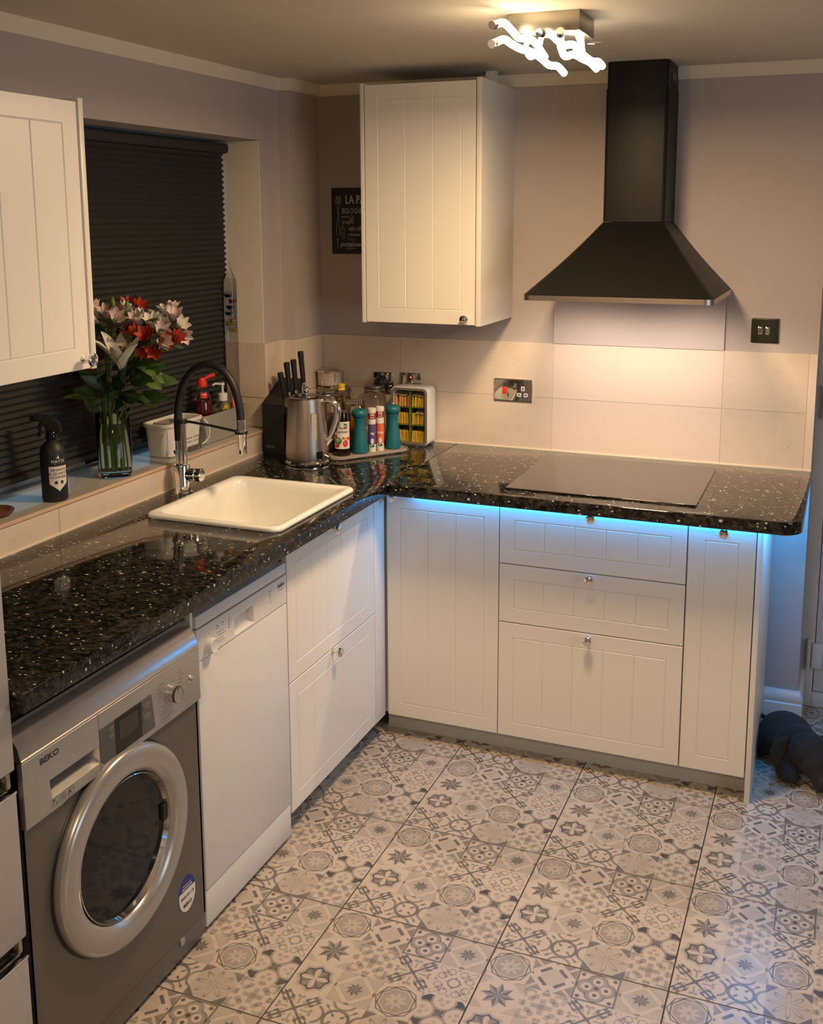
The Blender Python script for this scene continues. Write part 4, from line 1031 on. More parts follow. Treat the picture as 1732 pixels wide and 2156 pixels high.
# alstroemerias
def alstro(label, kind, bot, hub, heads, mids, leaves, grp):
    t = stem_thing('alstroemeria', label, bot, hub, mids, .0026, grp)
    for k, (p, d, s) in enumerate(heads):
        q = Vector(p)-Vector(d).normalized()*.004
        obj('flower_stalk', tube([hub, (Vector(hub)+q)/2+Vector((0, 0, .006)), q], .0014, 6, sm=4), M_['stem'], t)
        flower(t, p, d, kind if not isinstance(kind, list) else kind[k % len(kind)], s, spin=k*1.3)
    for p, d, L, w, mt in leaves: leaf(t, p, d, L, w, mt, bend=.9, spin=random.uniform(-.6, .6))
    return t
G = 'alstroemeria stems in the vase'
alstro('cluster of blush white alstroemeria at the upper left of the bunch', ['blush', 'white', 'blush'], V(-.02, -.01, 1.05), (.055, -1.300, 1.490),
   [((.062, -1.312, 1.512), (.1, -.5, 1), .050), ((.020, -1.300, 1.508), (-.7, -.5, .8), .048), ((.095, -1.325, 1.505), (.8, -.5, .6), .050), ((.040, -1.33, 1.500), (-.3, -1, .3), .044), ((.105, -1.300, 1.525), (.7, .1, 1), .042), ((.005, -1.29, 1.528), (-.4, 0, 1), .04)],
   [V(-.018, -.01, 1.22), (.030, -1.285, 1.38)], [((.05, -1.30, 1.48), (.6, -.6, .3), .06, .016, 'leaf2'), ((.045, -1.295, 1.46), (-.6, -.5, .2), .06, .014, 'leaf')], G)
alstro('cluster of white alstroemeria at the middle of the bunch above the orange blooms', ['blush', 'white'], V(.015, .012, 1.05), (.168, -1.290, 1.478),
   [((.165, -1.300, 1.497), (-.1, -.6, 1), .050), ((.197, -1.290, 1.488), (.3, -.5, 1), .050), ((.228, -1.300, 1.470), (.8, -.5, .6), .048), ((.244, -1.310, 1.455), (.8, -.7, -.1), .046), ((.185, -1.27, 1.50), (.2, .3, 1), .044), ((.150, -1.285, 1.505), (-.5, 0, 1), .042)],
   [V(.020, .0, 1.22), (.120, -1.280, 1.40)], [((.17, -1.30, 1.49), (.8, -.7, .4), .065, .015, 'leaf'), ((.20, -1.30, 1.47), (.7, -.6, .6), .06, .014, 'leaf'), ((.140, -1.285, 1.46), (-.2, -.5, 1), .08, .018, 'leaf2')], G)
alstro('cluster of white alstroemeria furthest right and leaning over the tap', ['white', 'blush'], V(.025, .02, 1.05), (.205, -1.225, 1.480),
   [((.205, -1.225, 1.515), (-.1, -.2, 1), .046), ((.228, -1.228, 1.505), (.4, -.4, 1), .048), ((.246, -1.235, 1.485), (.9, -.3, .5), .046), ((.262, -1.245, 1.465), (.9, -.4, -.2), .044), ((.215, -1.24, 1.488), (.2, -1, .4), .042), ((.218, -1.215, 1.53), (.1, 0, 1), .036)],
   [V(.028, .02, 1.22), (.150, -1.235, 1.38)], [((.205, -1.228, 1.47), (.9, -.4, .1), .065, .014, 'leaf'), ((.19, -1.23, 1.45), (.9, -.2, -.2), .07, .018, 'leaf')], G)
alstro('cluster of deep orange red alstroemeria at the right of the bunch', 'red', V(.005, -.02, 1.05), (.185, -1.305, 1.435),
   [((.160, -1.312, 1.462), (-.5, -.6, .9), .052), ((.205, -1.318, 1.455), (.2, -.9, .7), .052), ((.245, -1.300, 1.440), (.8, -.6, .5), .050), ((.225, -1.318, 1.432), (.5, -.9, -.2), .046), ((.262, -1.285, 1.450), (.9, -.2, .6), .044), ((.200, -1.32, 1.428), (.0, -1, -.3), .040)],
   [V(.018, -.03, 1.22), (.120, -1.305, 1.36)], [((.155, -1.305, 1.40), (.7, -.3, -.3), .09, .030, 'leaf'), ((.150, -1.30, 1.385), (.9, -.1, -.5), .10, .032, 'leaf2'), ((.135, -1.30, 1.37), (.5, -.6, -.4), .09, .034, 'leaf')], G)
alstro('deep orange red alstroemeria peeping out at the back of the bunch', 'red', V(-.005, .03, 1.05), (.075, -1.215, 1.500),
   [((.060, -1.205, 1.525), (0, -.2, 1), .048), ((.088, -1.205, 1.520), (.6, -.2, .8), .046), ((.045, -1.21, 1.51), (-.6, -.3, .8), .044)],
   [V(0, .03, 1.25), (.055, -1.22, 1.40)], [((.06, -1.22, 1.44), (.6, -.5, .2), .08, .02, 'leaf')], G)
alstro('deep orange red alstroemeria low at the left, half hidden by the cabinet', 'red', V(-.03, .0, 1.05), (-.010, -1.265, 1.36),
   [((-.020, -1.270, 1.395), (-.3, -.5, 1), .046), ((-.035, -1.262, 1.345), (-.9, -.4, -.1), .046), ((.002, -1.28, 1.385), (.4, -.8, .6), .042)],
   [V(-.032, -.004, 1.22)], [((-.01, -1.265, 1.34), (-.5, -.6, .2), .09, .026, 'leaf'), ((.00, -1.268, 1.31), (.3, -.9, .1), .09, .03, 'leaf')], G)
# leafy greenery
t = thing('greenery', 'dark green leafy sprigs filling the middle and right of the bunch', 'foliage', V(0, 0, 1.05))
for (a, b, top) in (((.022, -.02), (.040, -.03), (.165, -1.295, 1.36)), ((-.02, .02), (-.022, .01), (.02, -1.275, 1.34)), ((.03, .0), (.042, .0), (.170, -1.255, 1.33)), ((0, -.03), (0, -.04), (.06, -1.335, 1.33)), ((-.03, -.02), (-.035, -.025), (-.01, -1.32, 1.30))):
    obj('stem', tube([V(*a, 1.05), V(*b, 1.20), top], .0024, 7, sm=6), M_['stem'], t)
for p, d, L, w, mt in (((.150, -1.29, 1.34), (1, -.2, .3), .085, .036, 'leaf'), ((.155, -1.29, 1.35), (.9, -.3, -.4), .075, .034, 'leaf2'), ((.165, -1.26, 1.33), (.9, 0, .1), .08, .034, 'leaf'), ((.14, -1.27, 1.29), (.9, -.2, -.3), .08, .038, 'leaf'),
    ((.13, -1.28, 1.27), (.8, -.3, -.6), .07, .036, 'leaf2'), ((.02, -1.29, 1.31), (-.6, -.6, .5), .11, .030, 'leaf'), ((.03, -1.30, 1.28), (-.8, -.4, .4), .10, .032, 'leaf'), ((.05, -1.325, 1.29), (.1, -.8, .6), .09, .045, 'leaf'),
    ((-.005, -1.31, 1.27), (-.8, -.4, .5), .09, .032, 'leaf2'), ((.02, -1.32, 1.24), (-.5, -.8, .4), .08, .040, 'leaf'), ((.07, -1.31, 1.26), (.6, -.5, .7), .10, .036, 'leaf'), ((.10, -1.29, 1.33), (.3, -.3, 1), .12, .030, 'leaf'),
    ((.05, -1.28, 1.40), (.2, -.4, 1), .10, .026, 'leaf'), ((.09, -1.27, 1.42), (-.2, -.3, 1), .09, .024, 'leaf'), ((.14, -1.27, 1.40), (.1, -.2, 1), .09, .026, 'leaf'), ((.02, -1.27, 1.44), (-.2, -.3, 1), .08, .024, 'leaf'), ((.115, -1.30, 1.44), (-.1, -.3, 1), .07, .022, 'leaf'), ((.18, -1.24, 1.43), (.3, -.1, 1), .07, .022, 'leaf')):
    leaf(t, p, d, L, w, mt, spin=random.uniform(-.8, .8))
for k in range(16):
    a = random.uniform(-1.9, .9); q = (.055+.055*math.cos(a)+random.uniform(-.02, .03), -1.29+.035*math.sin(a), random.uniform(1.27, 1.43))
    leaf(t, q, (math.cos(a)*.8, math.sin(a)*.6, random.uniform(-.1, .9)), random.uniform(.07, .11), random.uniform(.028, .042), random.choice(['leaf', 'leaf', 'leaf2']), spin=random.uniform(-.8, .8))

# cleaning caddy
t = thing('cleaning_caddy', 'white plastic caddy with a hooped handle and grey divider on the sill', 'caddy', (-.005, -.912, 1.03))
CX0, CX1, CYa, CYb = -.060, .046, -1.022, -.806
def cl(d, z, r): return (CX0+d, CX1-d, CYa+d, CYb-d, r, z)
obj('tub', loft(rloops([cl(.016, 1.0305, .022), cl(.012, 1.034, .025), cl(.004, 1.125, .030), cl(-.002, 1.131, .033), cl(-.002, 1.139, .033), cl(.003, 1.141, .031), cl(.007, 1.137, .029), cl(.016, 1.037, .022)], 8)), M_['white'], t)
dv = NB(); bx(CX0+.010, CX1-.012, -.962, -.959, 1.045, 1.133, bm=dv); bx(CX0+.010, CX1-.012, -.880, -.877, 1.045, 1.133, bm=dv); bx(-.012, -.009, -.962, -.879, 1.045, 1.128, bm=dv); bx(CX0+.010, CX0+.013, -.962, -.877, 1.045, 1.133, bm=dv); bx(CX1-.015, CX1-.012, -.962, -.877, 1.045, 1.120, bm=dv)
obj('divider', dv, M_['grey'], t)
for yy, s in ((CYa, -1), (CYb, 1)):
    obj('handle', tube([(CX1-.004, yy*1+s*-.004, 1.127), (CX1+.008, yy+s*.008, 1.10), (CX1+.004, yy+s*.010-s*.0, 1.060), (CX1-.012, yy+s*-.012, 1.037), (CX1-.004, yy-s*.045, 1.034)], .0046, 8, sm=6, flat=.6), M_['white'], t)
hl = NB()
for j in range(2):
    for i in range(14):
        y = -.915+i*.0072
        if i in (6,): continue
        lathe([(0, 0), (.0018, 0), (.0018, .0010), (0, .0010)], M=TR(CX1-.0095+.0018*j, y, 1.062+j*.013) @ RY(90), seg=8, bm=hl)
o = obj('drain_holes', hl, M_['ink'], t); o['kind'] = 'stuff'
obj('base_tray', loft(rloops([(CX0+.012, CX1-.002, -.900, CYb-.018, .008, 1.0302), (CX0+.012, CX1-.0, -.900, CYb-.018, .008, 1.046)])), M_['dgrey'], t)

# grey tub with washing-up things
t = thing('storage_tub', 'grey rectangular tub of washing up things at the right end of the sill', 'tub', (-.010, -.640, 1.03))
def tl(d, z, r=.012): return (-.058+d, .040-d, -.792+d, -.512-d, r, z)
obj('tub', loft(rloops([tl(.006, 1.0305), tl(.004, 1.033), tl(0, 1.128), tl(0, 1.130), tl(.002, 1.130), tl(.003, 1.128), tl(.007, 1.036)], 6)), M_['grey'], t)
# washing-up liquid
c = (-.008, -.735)
t = thing('soap_bottle', 'clear bottle of red washing-up liquid with a red flip cap', 'bottle', (*c, 1.037))
obj('bottle', lathe([(0, 1.037), (.030, 1.037), (.033, 1.042), (.033, 1.150), (.030, 1.175), (.022, 1.200), (.0145, 1.214), (.0135, 1.222), (0, 1.222)], (*c, 0), 36, sy=.95), M_['thinglass'], t)
obj('liquid', lathe([(0, 1.039), (.029, 1.039), (.0318, 1.044), (.0318, 1.150), (.0295, 1.172), (.0285, 1.176), (0, 1.176)], (*c, 0), 36, sy=.95), mat('red_washing_up_liquid', (.10, .008, .003), rough=.12, coat=.5), t)
obj('cap', lathe([(0, 1.2215), (.0165, 1.2215), (.0175, 1.226), (.0165, 1.240), (.011, 1.246), (.010, 1.252), (0, 1.253)], (*c, 0), 24), M_['red'], t)
cp_ = obj('flip_lid', tube([(c[0]+.006, c[1]+.004, 1.248), (c[0]+.018, c[1]+.016, 1.256), (c[0]+.034, c[1]+.028, 1.262)], [.006, .006, .009, .008], 10), M_['red'], t)
obj('neck_label', wrap(join(sheet(.022, .020)), .0250, c, 1.195, -45, .003), M_['red'], t)
obj('brand_label_print', wrap(join(blob(-.004, .001, .003, .0016), blob(.003, .002, .004, .0018)), .0250, c, 1.196, -45, .0035), M_['label'], t, smooth=0)
fl2 = obj('front_label', wrap(sheet(.020, .050), .033, c, 1.085, -28, .0005), M_['label'], t)
obj('label_flash', wrap(blob(0, 0, .008, .012), .033, c, 1.075, -28, .0008), M_['red'], t)
# pump bottle
c = (-.012, -.600)
t = thing('soap_pump', 'clear hand soap bottle with a white pump and yellow label', 'bottle', (*c, 1.037))
obj('bottle', lathe([(0, 1.037), (.028, 1.037), (.032, 1.042), (.033, 1.10), (.031, 1.128), (.022, 1.148), (.014, 1.155), (0, 1.156)], (*c, 0), 32), M_['thinglass'], t)
obj('soap', lathe([(0, 1.039), (.028, 1.039), (.0312, 1.044), (.0318, 1.10), (.0305, 1.118), (0, 1.118)], (*c, 0), 32), mat('clear_amber_soap', (.20, .16, .10), rough=.15), t)
obj('collar', lathe([(0, 1.152), (.0165, 1.152), (.0165, 1.176), (.014, 1.179), (0, 1.179)], (*c, 0), 24), M_['white'], t)
obj('pump', join(lathe([(0, 1.179), (.0042, 1.179), (.0042, 1.205), (.0075, 1.207), (.0075, 1.216), (0, 1.217)], (*c, 0), 16), tube([(c[0], c[1], 1.211), (c[0]-.02, c[1]-.016, 1.213), (c[0]-.027, c[1]-.021, 1.207)], .0040, 8)), M_['white'], t)
yl = prism([(-.013, .012), (.013, .012), (0, .034)], 0, .0001); obj('yellow_flash', wrap(yl, .0325, c, 1.112, -40, .0006), M_['yellow'], t)
obj('label_print', wrap(prism([(-.016, -.010), (-.012, -.001), (-.004, .006), (.006, .008), (.015, .005), (.006, .004), (-.004, .001), (-.010, -.006), (-.012, -.012)], 0, .0001), .0325, c, 1.113, -40, .0009), M_['ink'], t)
# round orange scrubber
c = (-.010, -.535)
t = thing('scrubber', 'orange and clear round scrubber standing at the end of the grey tub', 'scrubber', (*c, 1.10))
Mo = TR(c[0], c[1], 1.128) @ RZ(30) @ RY(90)
obj('shell', lathe([(0, -.016), (.020, -.014), (.033, -.006), (.036, 0), (.034, .002), (0, .002)], M=Mo @ RX(180), seg=32), M_['orange'], t)
obj('clear_face', lathe([(.034, -.001), (.030, .010), (.018, .016), (0, .018)], M=Mo @ RX(180) @ TR(0, 0, -.02), seg=32), M_['smoke'], t)
# Galileo thermometer
c = (-.045, -.474)
t = thing('glass_thermometer', 'tall glass liquid thermometer with coloured floating bulbs by the blind', 'thermometer', (*c, 1.03))
obj('tube', lathe([(0, 1.0301), (.020, 1.0301), (.0235, 1.036), (.0235, 1.555), (.021, 1.575), (.012, 1.592), (.006, 1.605), (.0035, 1.625), (.002, 1.638), (0, 1.640)], (*c, 0), 32), M_['thinglass'], t, smooth=50)
for k, (dx, z, cl_) in enumerate(((-.008, 1.520, (.01, .01, .05)), (.006, 1.500, (.25, .01, .02)), (-.002, 1.478, (.01, .01, .06)), (-.008, 1.455, (.01, .04, .05)), (.006, 1.430, (.50, .25, .02)), (-.008, 1.418, (.50, .33, .03)), (.007, 1.397, (.50, .38, .05)))):
    fb = obj('float_bulb', lathe([(0, z-.013), (.009, z-.010), (.0125, z), (.009, z+.009), (0, z+.012)], (c[0]+dx*.6, c[1]+dx*.6, 0), 16), M_['thinglass'], t)
    obj('coloured_liquid', lathe([(0, z-.012), (.0085, z-.009), (.0118, z), (0, z+.0002)], (c[0]+dx*.6, c[1]+dx*.6, 0), 16), mat('bulb_liquid', cl_, rough=.1), fb)
# wooden dish edge at the far left
tag(obj('wooden_dish', lathe([(0, 1.0302), (.040, 1.0302), (.050, 1.036), (.054, 1.044), (.050, 1.045), (.042, 1.037), (0, 1.035)], (-.005, -1.735, 0), 36), M_['wood']), 'dark wooden dish cut off by the left edge on the sill', 'dish')

# ------------------------------------------------------------------ things on the worktop
W0 = .9452
c = (.307, -.573)
t = thing('kettle', 'brushed steel jug kettle with a chrome handle in the corner', 'kettle', (*c, W0))
obj('power_base', lathe([(0, W0), (.072, W0), (.078, W0+.003), (.079, W0+.010), (.074, W0+.015), (0, W0+.016)], (*c, 0), 48), M_['chrome'], t)
obj('jug', lathe([(0, .961), (.0725, .961), (.0745, .964), (.0755, .972), (.0750, 1.00), (.0690, 1.10), (.0635, 1.168), (.0625, 1.176), (.0605, 1.178), (0, 1.178)], (*c, 0), 64), M_['steel'], t)
obj('lid', lathe([(0, 1.1765), (.0600, 1.1765), (.0595, 1.1795), (.050, 1.184), (.046, 1.1835), (.044, 1.1865), (.020, 1.1885), (0, 1.1885)], (*c, 0), 48), mat('kettle_lid', (.35, .33, .31), metal=1, rough=.22), t)
obj('lid_knob', lathe([(0, 1.188), (.005, 1.188), (.005, 1.194), (.0085, 1.197), (.0115, 1.203), (.0105, 1.210), (.006, 1.214), (0, 1.215)], (*c, 0), 24), M_['chrome'], t)
HA = math.radians(12)      # handle direction
hx, hy = math.cos(HA), math.sin(HA)
def kp(r, z, w=0): return (c[0]+hx*r-hy*w, c[1]+hy*r+hx*w, z)
obj('handle', tube([kp(.058, 1.166), kp(.080, 1.169), (kp(.100, 1.162)), kp(.112, 1.145), kp(.112, 1.115), kp(.104, 1.080), kp(.090, 1.045), kp(.070, 1.015)], .0095, 12, sm=6, flat=1.1), M_['chrome'], t)
obj('handle_spine', tube([kp(.085, 1.160), kp(.103, 1.150), kp(.104, 1.115), kp(.096, 1.080), kp(.084, 1.050)], .0075, 10, sm=6), M_['steel'], t)
GA = -42
wg = prism([(x, y) for x, y in rrect(-.009, .009, -.048, .048, .009, 6)], -.001, .0012)
obj('water_gauge', wrap(wg, .0715, c, 1.085, GA), mat('frosted_gauge', (.46, .42, .36), rough=.3), t)
gm = NB()
for k in range(4): bx(-.003, .003, -.030+k*.020-.0006, -.030+k*.020+.0006, .0012, .0016, bm=gm)
obj('gauge_marks', wrap(gm, .0715, c, 1.085, GA), M_['inkl'], t)
sw_ = thing  # rocker switch at the foot of the kettle
obj('switch_recess', wrap(prism(rrect(-.012, .012, -.013, .013, .003), -.002, .0025), .0750, c, .985, -28, .0), M_['blackgloss'], t)
obj('switch_lever', tube([kp(.076, .982, -.040), kp(.092, .979, -.052)], [.005, .004], 10), M_['chrome'], t)
obj('spout', prism([(-.020, 0), (.020, 0), (0, .022)], -.020, .020, M=TR(c[0]-hx*.060, c[1]-hy*.060, 1.158) @ RZ(math.degrees(HA)+90) @ Matrix.Scale(.8, 4), bev=.003), M_['steel'], t)

# knife block with knives
t = thing('knife_block', 'black box knife block beside the kettle on the worktop', 'knife block', (.135, -.455, W0))
bb = loft([[(.083, -.492, W0), (.172, -.492, W0), (.172, -.348, W0), (.083, -.348, W0)], [(.083, -.492, 1.128), (.172, -.492, 1.128), (.172, -.348, 1.205), (.083, -.348, 1.205)]])
obj('block', bb, M_['black'], t)
pl_ = obj('name_plate', bx(.098, .130, -.4932, -.4918, .968, .976, .0003), M_['grey'], t)
obj('plate_print', join(prism([(-.013, -.002), (-.006, -.002), (-.006, .002), (-.013, .002)], 0, .0001, M=TR(.114, -.4933, .972) @ FACE_Y), prism([(-.003, -.002), (.012, -.002), (.012, .002), (-.003, .002)], 0, .0001, M=TR(.114, -.4933, .972) @ FACE_Y)), M_['ink'], pl_, smooth=0)
sl = NB()
for xx in (.095, .113, .133, .155): bx(xx-.002, xx+.002, -.470, -.38, 1.150, 1.185, bm=sl)
kd = Vector((-.10, -.30, 1)).normalized()
kn_l = ['black-handled knife leaning lowest at the left of the knife block', 'black-handled knife second from the left in the knife block', 'black-handled knife second from the right in the knife block', 'tallest black-handled knife at the right of the knife block']
for k, (top, L) in enumerate((((.148, -.468, 1.243), .098), ((.168, -.455, 1.279), .110), ((.190, -.445, 1.289), .112), ((.212, -.430, 1.318), .115))):
    top = Vector(top); d_ = Vector((-.035, -.10, 1)).normalized() if k else Vector((-.10, -.14, 1)).normalized(); bot = top-d_*L
    t = thing('kitchen_knife', kn_l[k], 'knife', tuple(bot), group='knives in the block')
    obj('handle', tube([bot, bot+d_*L*.25, bot+d_*L*.6, bot+d_*L*.85, top-d_*.004, top], [.0085, .0092, .0098, .0108, .0105, .006], 12, sm=3), M_['rubber'], t)
    obj('bolster', tube([bot-d_*.012, bot], .0068, 12), M_['chrome'], t)
    obj('blade', tube([bot-d_*.085, bot-d_*.010], [.007, .0095], 4, flat=.16, up=(1, 0, 0)), M_['chrome'], t)

# tray and what stands on it
tr = thing('tray', 'beige long oval tray under the bottle, mills and tubes', 'tray', (.455, -.36, W0))
cen = Vector((.447, -.372)); dirv = Vector((.181, .248)).normalized(); M_t = Matrix.Translation((cen.x, cen.y, 0)) @ Matrix.Rotation(math.atan2(dirv.y, dirv.x), 4, 'Z')
TL, TWd = .160, .047
obj('tray', loft(rloops([(-TL+.004, TL-.004, -TWd+.004, TWd-.004, .036, W0), (-TL, TL, -TWd, TWd, .040, W0+.004), (-TL, TL, -TWd, TWd, .040, W0+.012), (-TL+.003, TL-.003, -TWd+.003, TWd-.003, .037, W0+.013), (-TL+.006, TL-.006, -TWd+.006, TWd-.006, .034, W0+.0085)], 8), M=M_t), M_['beige'], tr)
T0 = W0+.0088
CA = -63      # towards the room
c = (.382, -.448)
t = thing('syrup_bottle', 'dark raspberry syrup bottle with a yellow cap and white label', 'bottle', (*c, T0))
gb = glass('bottle_glass', (.80, .78, .70), 1.15)
obj('bottle', lathe([(0, T0), (.0285, T0), (.0300, T0+.004), (.0300, 1.093), (.0285, 1.110), (.022, 1.128), (.0145, 1.145), (.0120, 1.160), (.0112, 1.190), (0, 1.191)], (*c, 0), 40), gb, t)
obj('syrup', lathe([(0, T0+.002), (.0280, T0+.002), (.0292, T0+.006), (.0292, 1.093), (.0275, 1.110), (.0270, 1.112), (0, 1.112)], (*c, 0), 40), mat('dark_syrup', (.012, .003, .003), rough=.12, coat=.5), t)
obj('cap', lathe([(0, 1.190), (.0135, 1.190), (.0135, 1.196), (.0128, 1.197), (.0135, 1.198), (.0135, 1.210), (.012, 1.212), (0, 1.212)], (*c, 0), 24), M_['yellow'], t)
lb = obj('label', wrap(sheet(.062, .098), .0303, c, 1.030, CA), M_['label'], t)
W_ = lambda b, e=.0005: wrap(b, .0303, c, 1.030, CA, e)
obj('label_leaf', W_(join(blob(.004, .034, .017, .010))), M_['green'], t)
obj('label_red', W_(join(blob(.006, .0255, .015, .003), blob(.012, -.030, .010, .013), blob(-.022, -.036, .012, .008), blob(-.024, -.004, .006, .008), blob(.004, -.010, .005, .004), blob(.024, -.012, .005, .006))), M_['red'], t)
obj('label_yellow', W_(join(blob(-.024, .012, .006, .005), blob(.016, -.012, .009, .006)), .0004), M_['yellow'], t)
obj('label_roundel', W_(join(blob(-.014, -.020, .013, .013)), .0007), mat('mid_green_print', (.04, .26, .04), rough=.5), t)
obj('label_name', W_(join(text_bm('LOWICZ', .0095, M=TR(.004, .033, 0), bold=.0002)), .0008), M_['label'], t, smooth=0)
obj('label_flavour', W_(text_bm('RASPBERRY', .0110, M=TR(.004, .0115, 0), bold=.0001, sx=.72)), M_['ink'], t, smooth=0)
obj('label_note', W_(join(text_bm('NO', .0090, M=TR(-.014, -.017, 0), bold=.0002), prism([(-.022, -.025), (-.006, -.025), (-.006, -.0235), (-.022, -.0235)], 0, .0001)), .0011), M_['label'], t, smooth=0)
def mill(c, label):
    t = thing('pepper_mill', label, 'mill', (*c, T0), group='teal mills on the tray')
    z = T0; s = (1.119-T0)/.165
    P = [(0, 0), (.0262, 0), (.0285, .002), (.0288, .020), (.0265, .045), (.0225, .075), (.0195, .100), (.0192, .115), (.0210, .126), (.0215, .1285), (.0205, .1295)]
    obj('body', lathe([(r, z+h*s) for r, h in P]+[(0, z+.1295*s)], (*c, 0), 40), M_['teal'], t)
    Q = [(0, .1295), (.0200, .1295), (.0225, .1315), (.0270, .137), (.0285, .145), (.0270, .153), (.0225, .159), (.0150, .162), (0, .163)]
    obj('head', lathe([(r, z+h*s) for r, h in Q], (*c, 0), 40), M_['teal'], t)
    obj('finial', lathe([(0, z+.162*s), (.0035, z+.163*s), (.0045, z+.166*s), (.003, z+.170*s), (0, z+.171*s)], (*c, 0), 14), M_['chrome'], t)
mill((.428, -.395), 'teal pepper mill on the tray next to the syrup bottle')
mill((.508, -.279), 'teal pepper mill at the right end of the tray by the tea bags')
def vtube(c, zt, label, m1, word, a):
    t = thing('tablet_tube', label, 'tube', (*c, T0), group='tablet tubes on the tray')
    obj('tube', lathe([(0, T0), (.0138, T0), (.0140, T0+.001), (.0140, zt-.014), (0, zt-.014)], (*c, 0), 28), M_['label'], t)
    obj('cap', lathe([(0, zt-.014), (.0152, zt-.014), (.0152, zt-.001), (.014, zt), (0, zt)], (*c, 0), 28), M_['label'], t, label='white cap')
    w = lambda b, zz, e=.0004: wrap(b, .0140, c, zz, CA, e)
    zb = T0
    obj('red_band', w(sheet(.0860, .022, 24), zt-.0285), mat('dark_red_band', (.30, .025, .02), rough=.5), t)
    obj('colour_band', w(sheet(.0860, .074, 24), zb+.065), m1, t)
    obj('leaf_mark', w(blob(0, 0, .009, .005), zb+.022), M_['green'], t)
    obj('lettering', join(w(text_bm('20%', .0105, bold=.0003, sx=.85), zt-.024, .0008), w(text_bm('GRATIS', .0055, bold=.0002, sx=.85), zt-.034, .0008), w(text_bm(word, .0120, bold=.0003, sx=.85, shear=.2), zb+.068, .0008), w(blob(.0, 0, .0055, .011), zb+.040, .0007)), M_['label'], t, smooth=0)
vtube((.459, -.357), 1.114, 'white and purple tablet tube on the tray, nearer the syrup bottle', M_['purple'], 'Mg', 0)
vtube((.479, -.330), 1.117, 'white and orange tablet tube on the tray, beside the right mill', M_['orange'], 'Multi', 0)

# jars behind
def jar(name, label, c, r, zt, fill, fill_m, fz=.0, lid=True, grp='glass jars behind the tray', lr=None):
    t = thing(name, label, 'jar', (*c, W0), group=grp)
    lr = lr or r*.72; zs = zt-.030
    obj('glass', lathe([(0, W0), (r*.9, W0), (r, W0+.005), (r, zs-.022), (r*.93, zs-.008), (lr*.95, zs), (lr*.95, zt-.006), (0, zt-.006)], (*c, 0), 36), M_['thinglass'], t)
    if fill: obj('contents', lathe([(0, W0+.003), (r*.86, W0+.003), (r*.96, W0+.008), (r*.96, W0+fill), (0, W0+fill+.002)], (*c, 0), 32), fill_m, t)
    if lid:
        ld = obj('screw_lid', lathe([(0, zt-.022), (lr*1.06, zt-.022), (lr*1.08, zt-.018), (lr*1.02, zt-.015), (lr*1.06, zt-.012), (lr*1.06, zt-.002), (lr*.98, zt), (lr*.9, zt-.002), (0, zt-.002)], (*c, 0), 36), M_['steel'], t)
    return t
jar('preserving_jar', 'screw-lid glass jar of dry snacks half hidden behind the kettle handle', (.290, -.385), .040, 1.176, .14, M_['nuts'], lr=.034)
jar('preserving_jar', 'screw-lid jar of amber honey standing behind the yellow-capped bottle', (.253, -.190), .041, 1.155, .165, M_['honey'], lr=.038)
jar('preserving_jar', 'clear screw-lid glass jar in front of the plugged socket', (.372, -.140), .044, 1.162, .05, M_['label'], lr=.037)
c = (.340, -.262)
t = thing('clip_jar', 'wide wire-clip glass jar of amber contents behind the first mill', 'jar', (*c, W0))
obj('glass', lathe([(0, W0), (.042, W0), (.046, W0+.005), (.046, 1.085), (.044, 1.098), (.044, 1.104), (0, 1.104)], (*c, 0), 40), M_['thinglass'], t)
obj('contents', lathe([(0, W0+.003), (.040, W0+.003), (.044, W0+.008), (.044, 1.070), (0, 1.071)], (*c, 0), 32), M_['honey'], t)
obj('glass_lid', lathe([(0, 1.106), (.044, 1.106), (.046, 1.109), (.045, 1.116), (.038, 1.120), (0, 1.121)], (*c, 0), 40), M_['thinglass'], t)
wc = Vector((c[0]+.020, c[1]-.041, 0))
obj('wire_clip', join(tube([wc+Vector((-.014, 0, 1.085)), wc+Vector((-.013, -.004, 1.104)), wc+Vector((0, -.006, 1.108)), wc+Vector((.013, -.004, 1.104)), wc+Vector((.014, 0, 1.085))], .0013, 6, sm=5), tube([wc+Vector((-.018, 0, 1.078)), wc+Vector((0, -.005, 1.074)), wc+Vector((.018, 0, 1.078))], .0013, 6, sm=4)), M_['ink'], t)
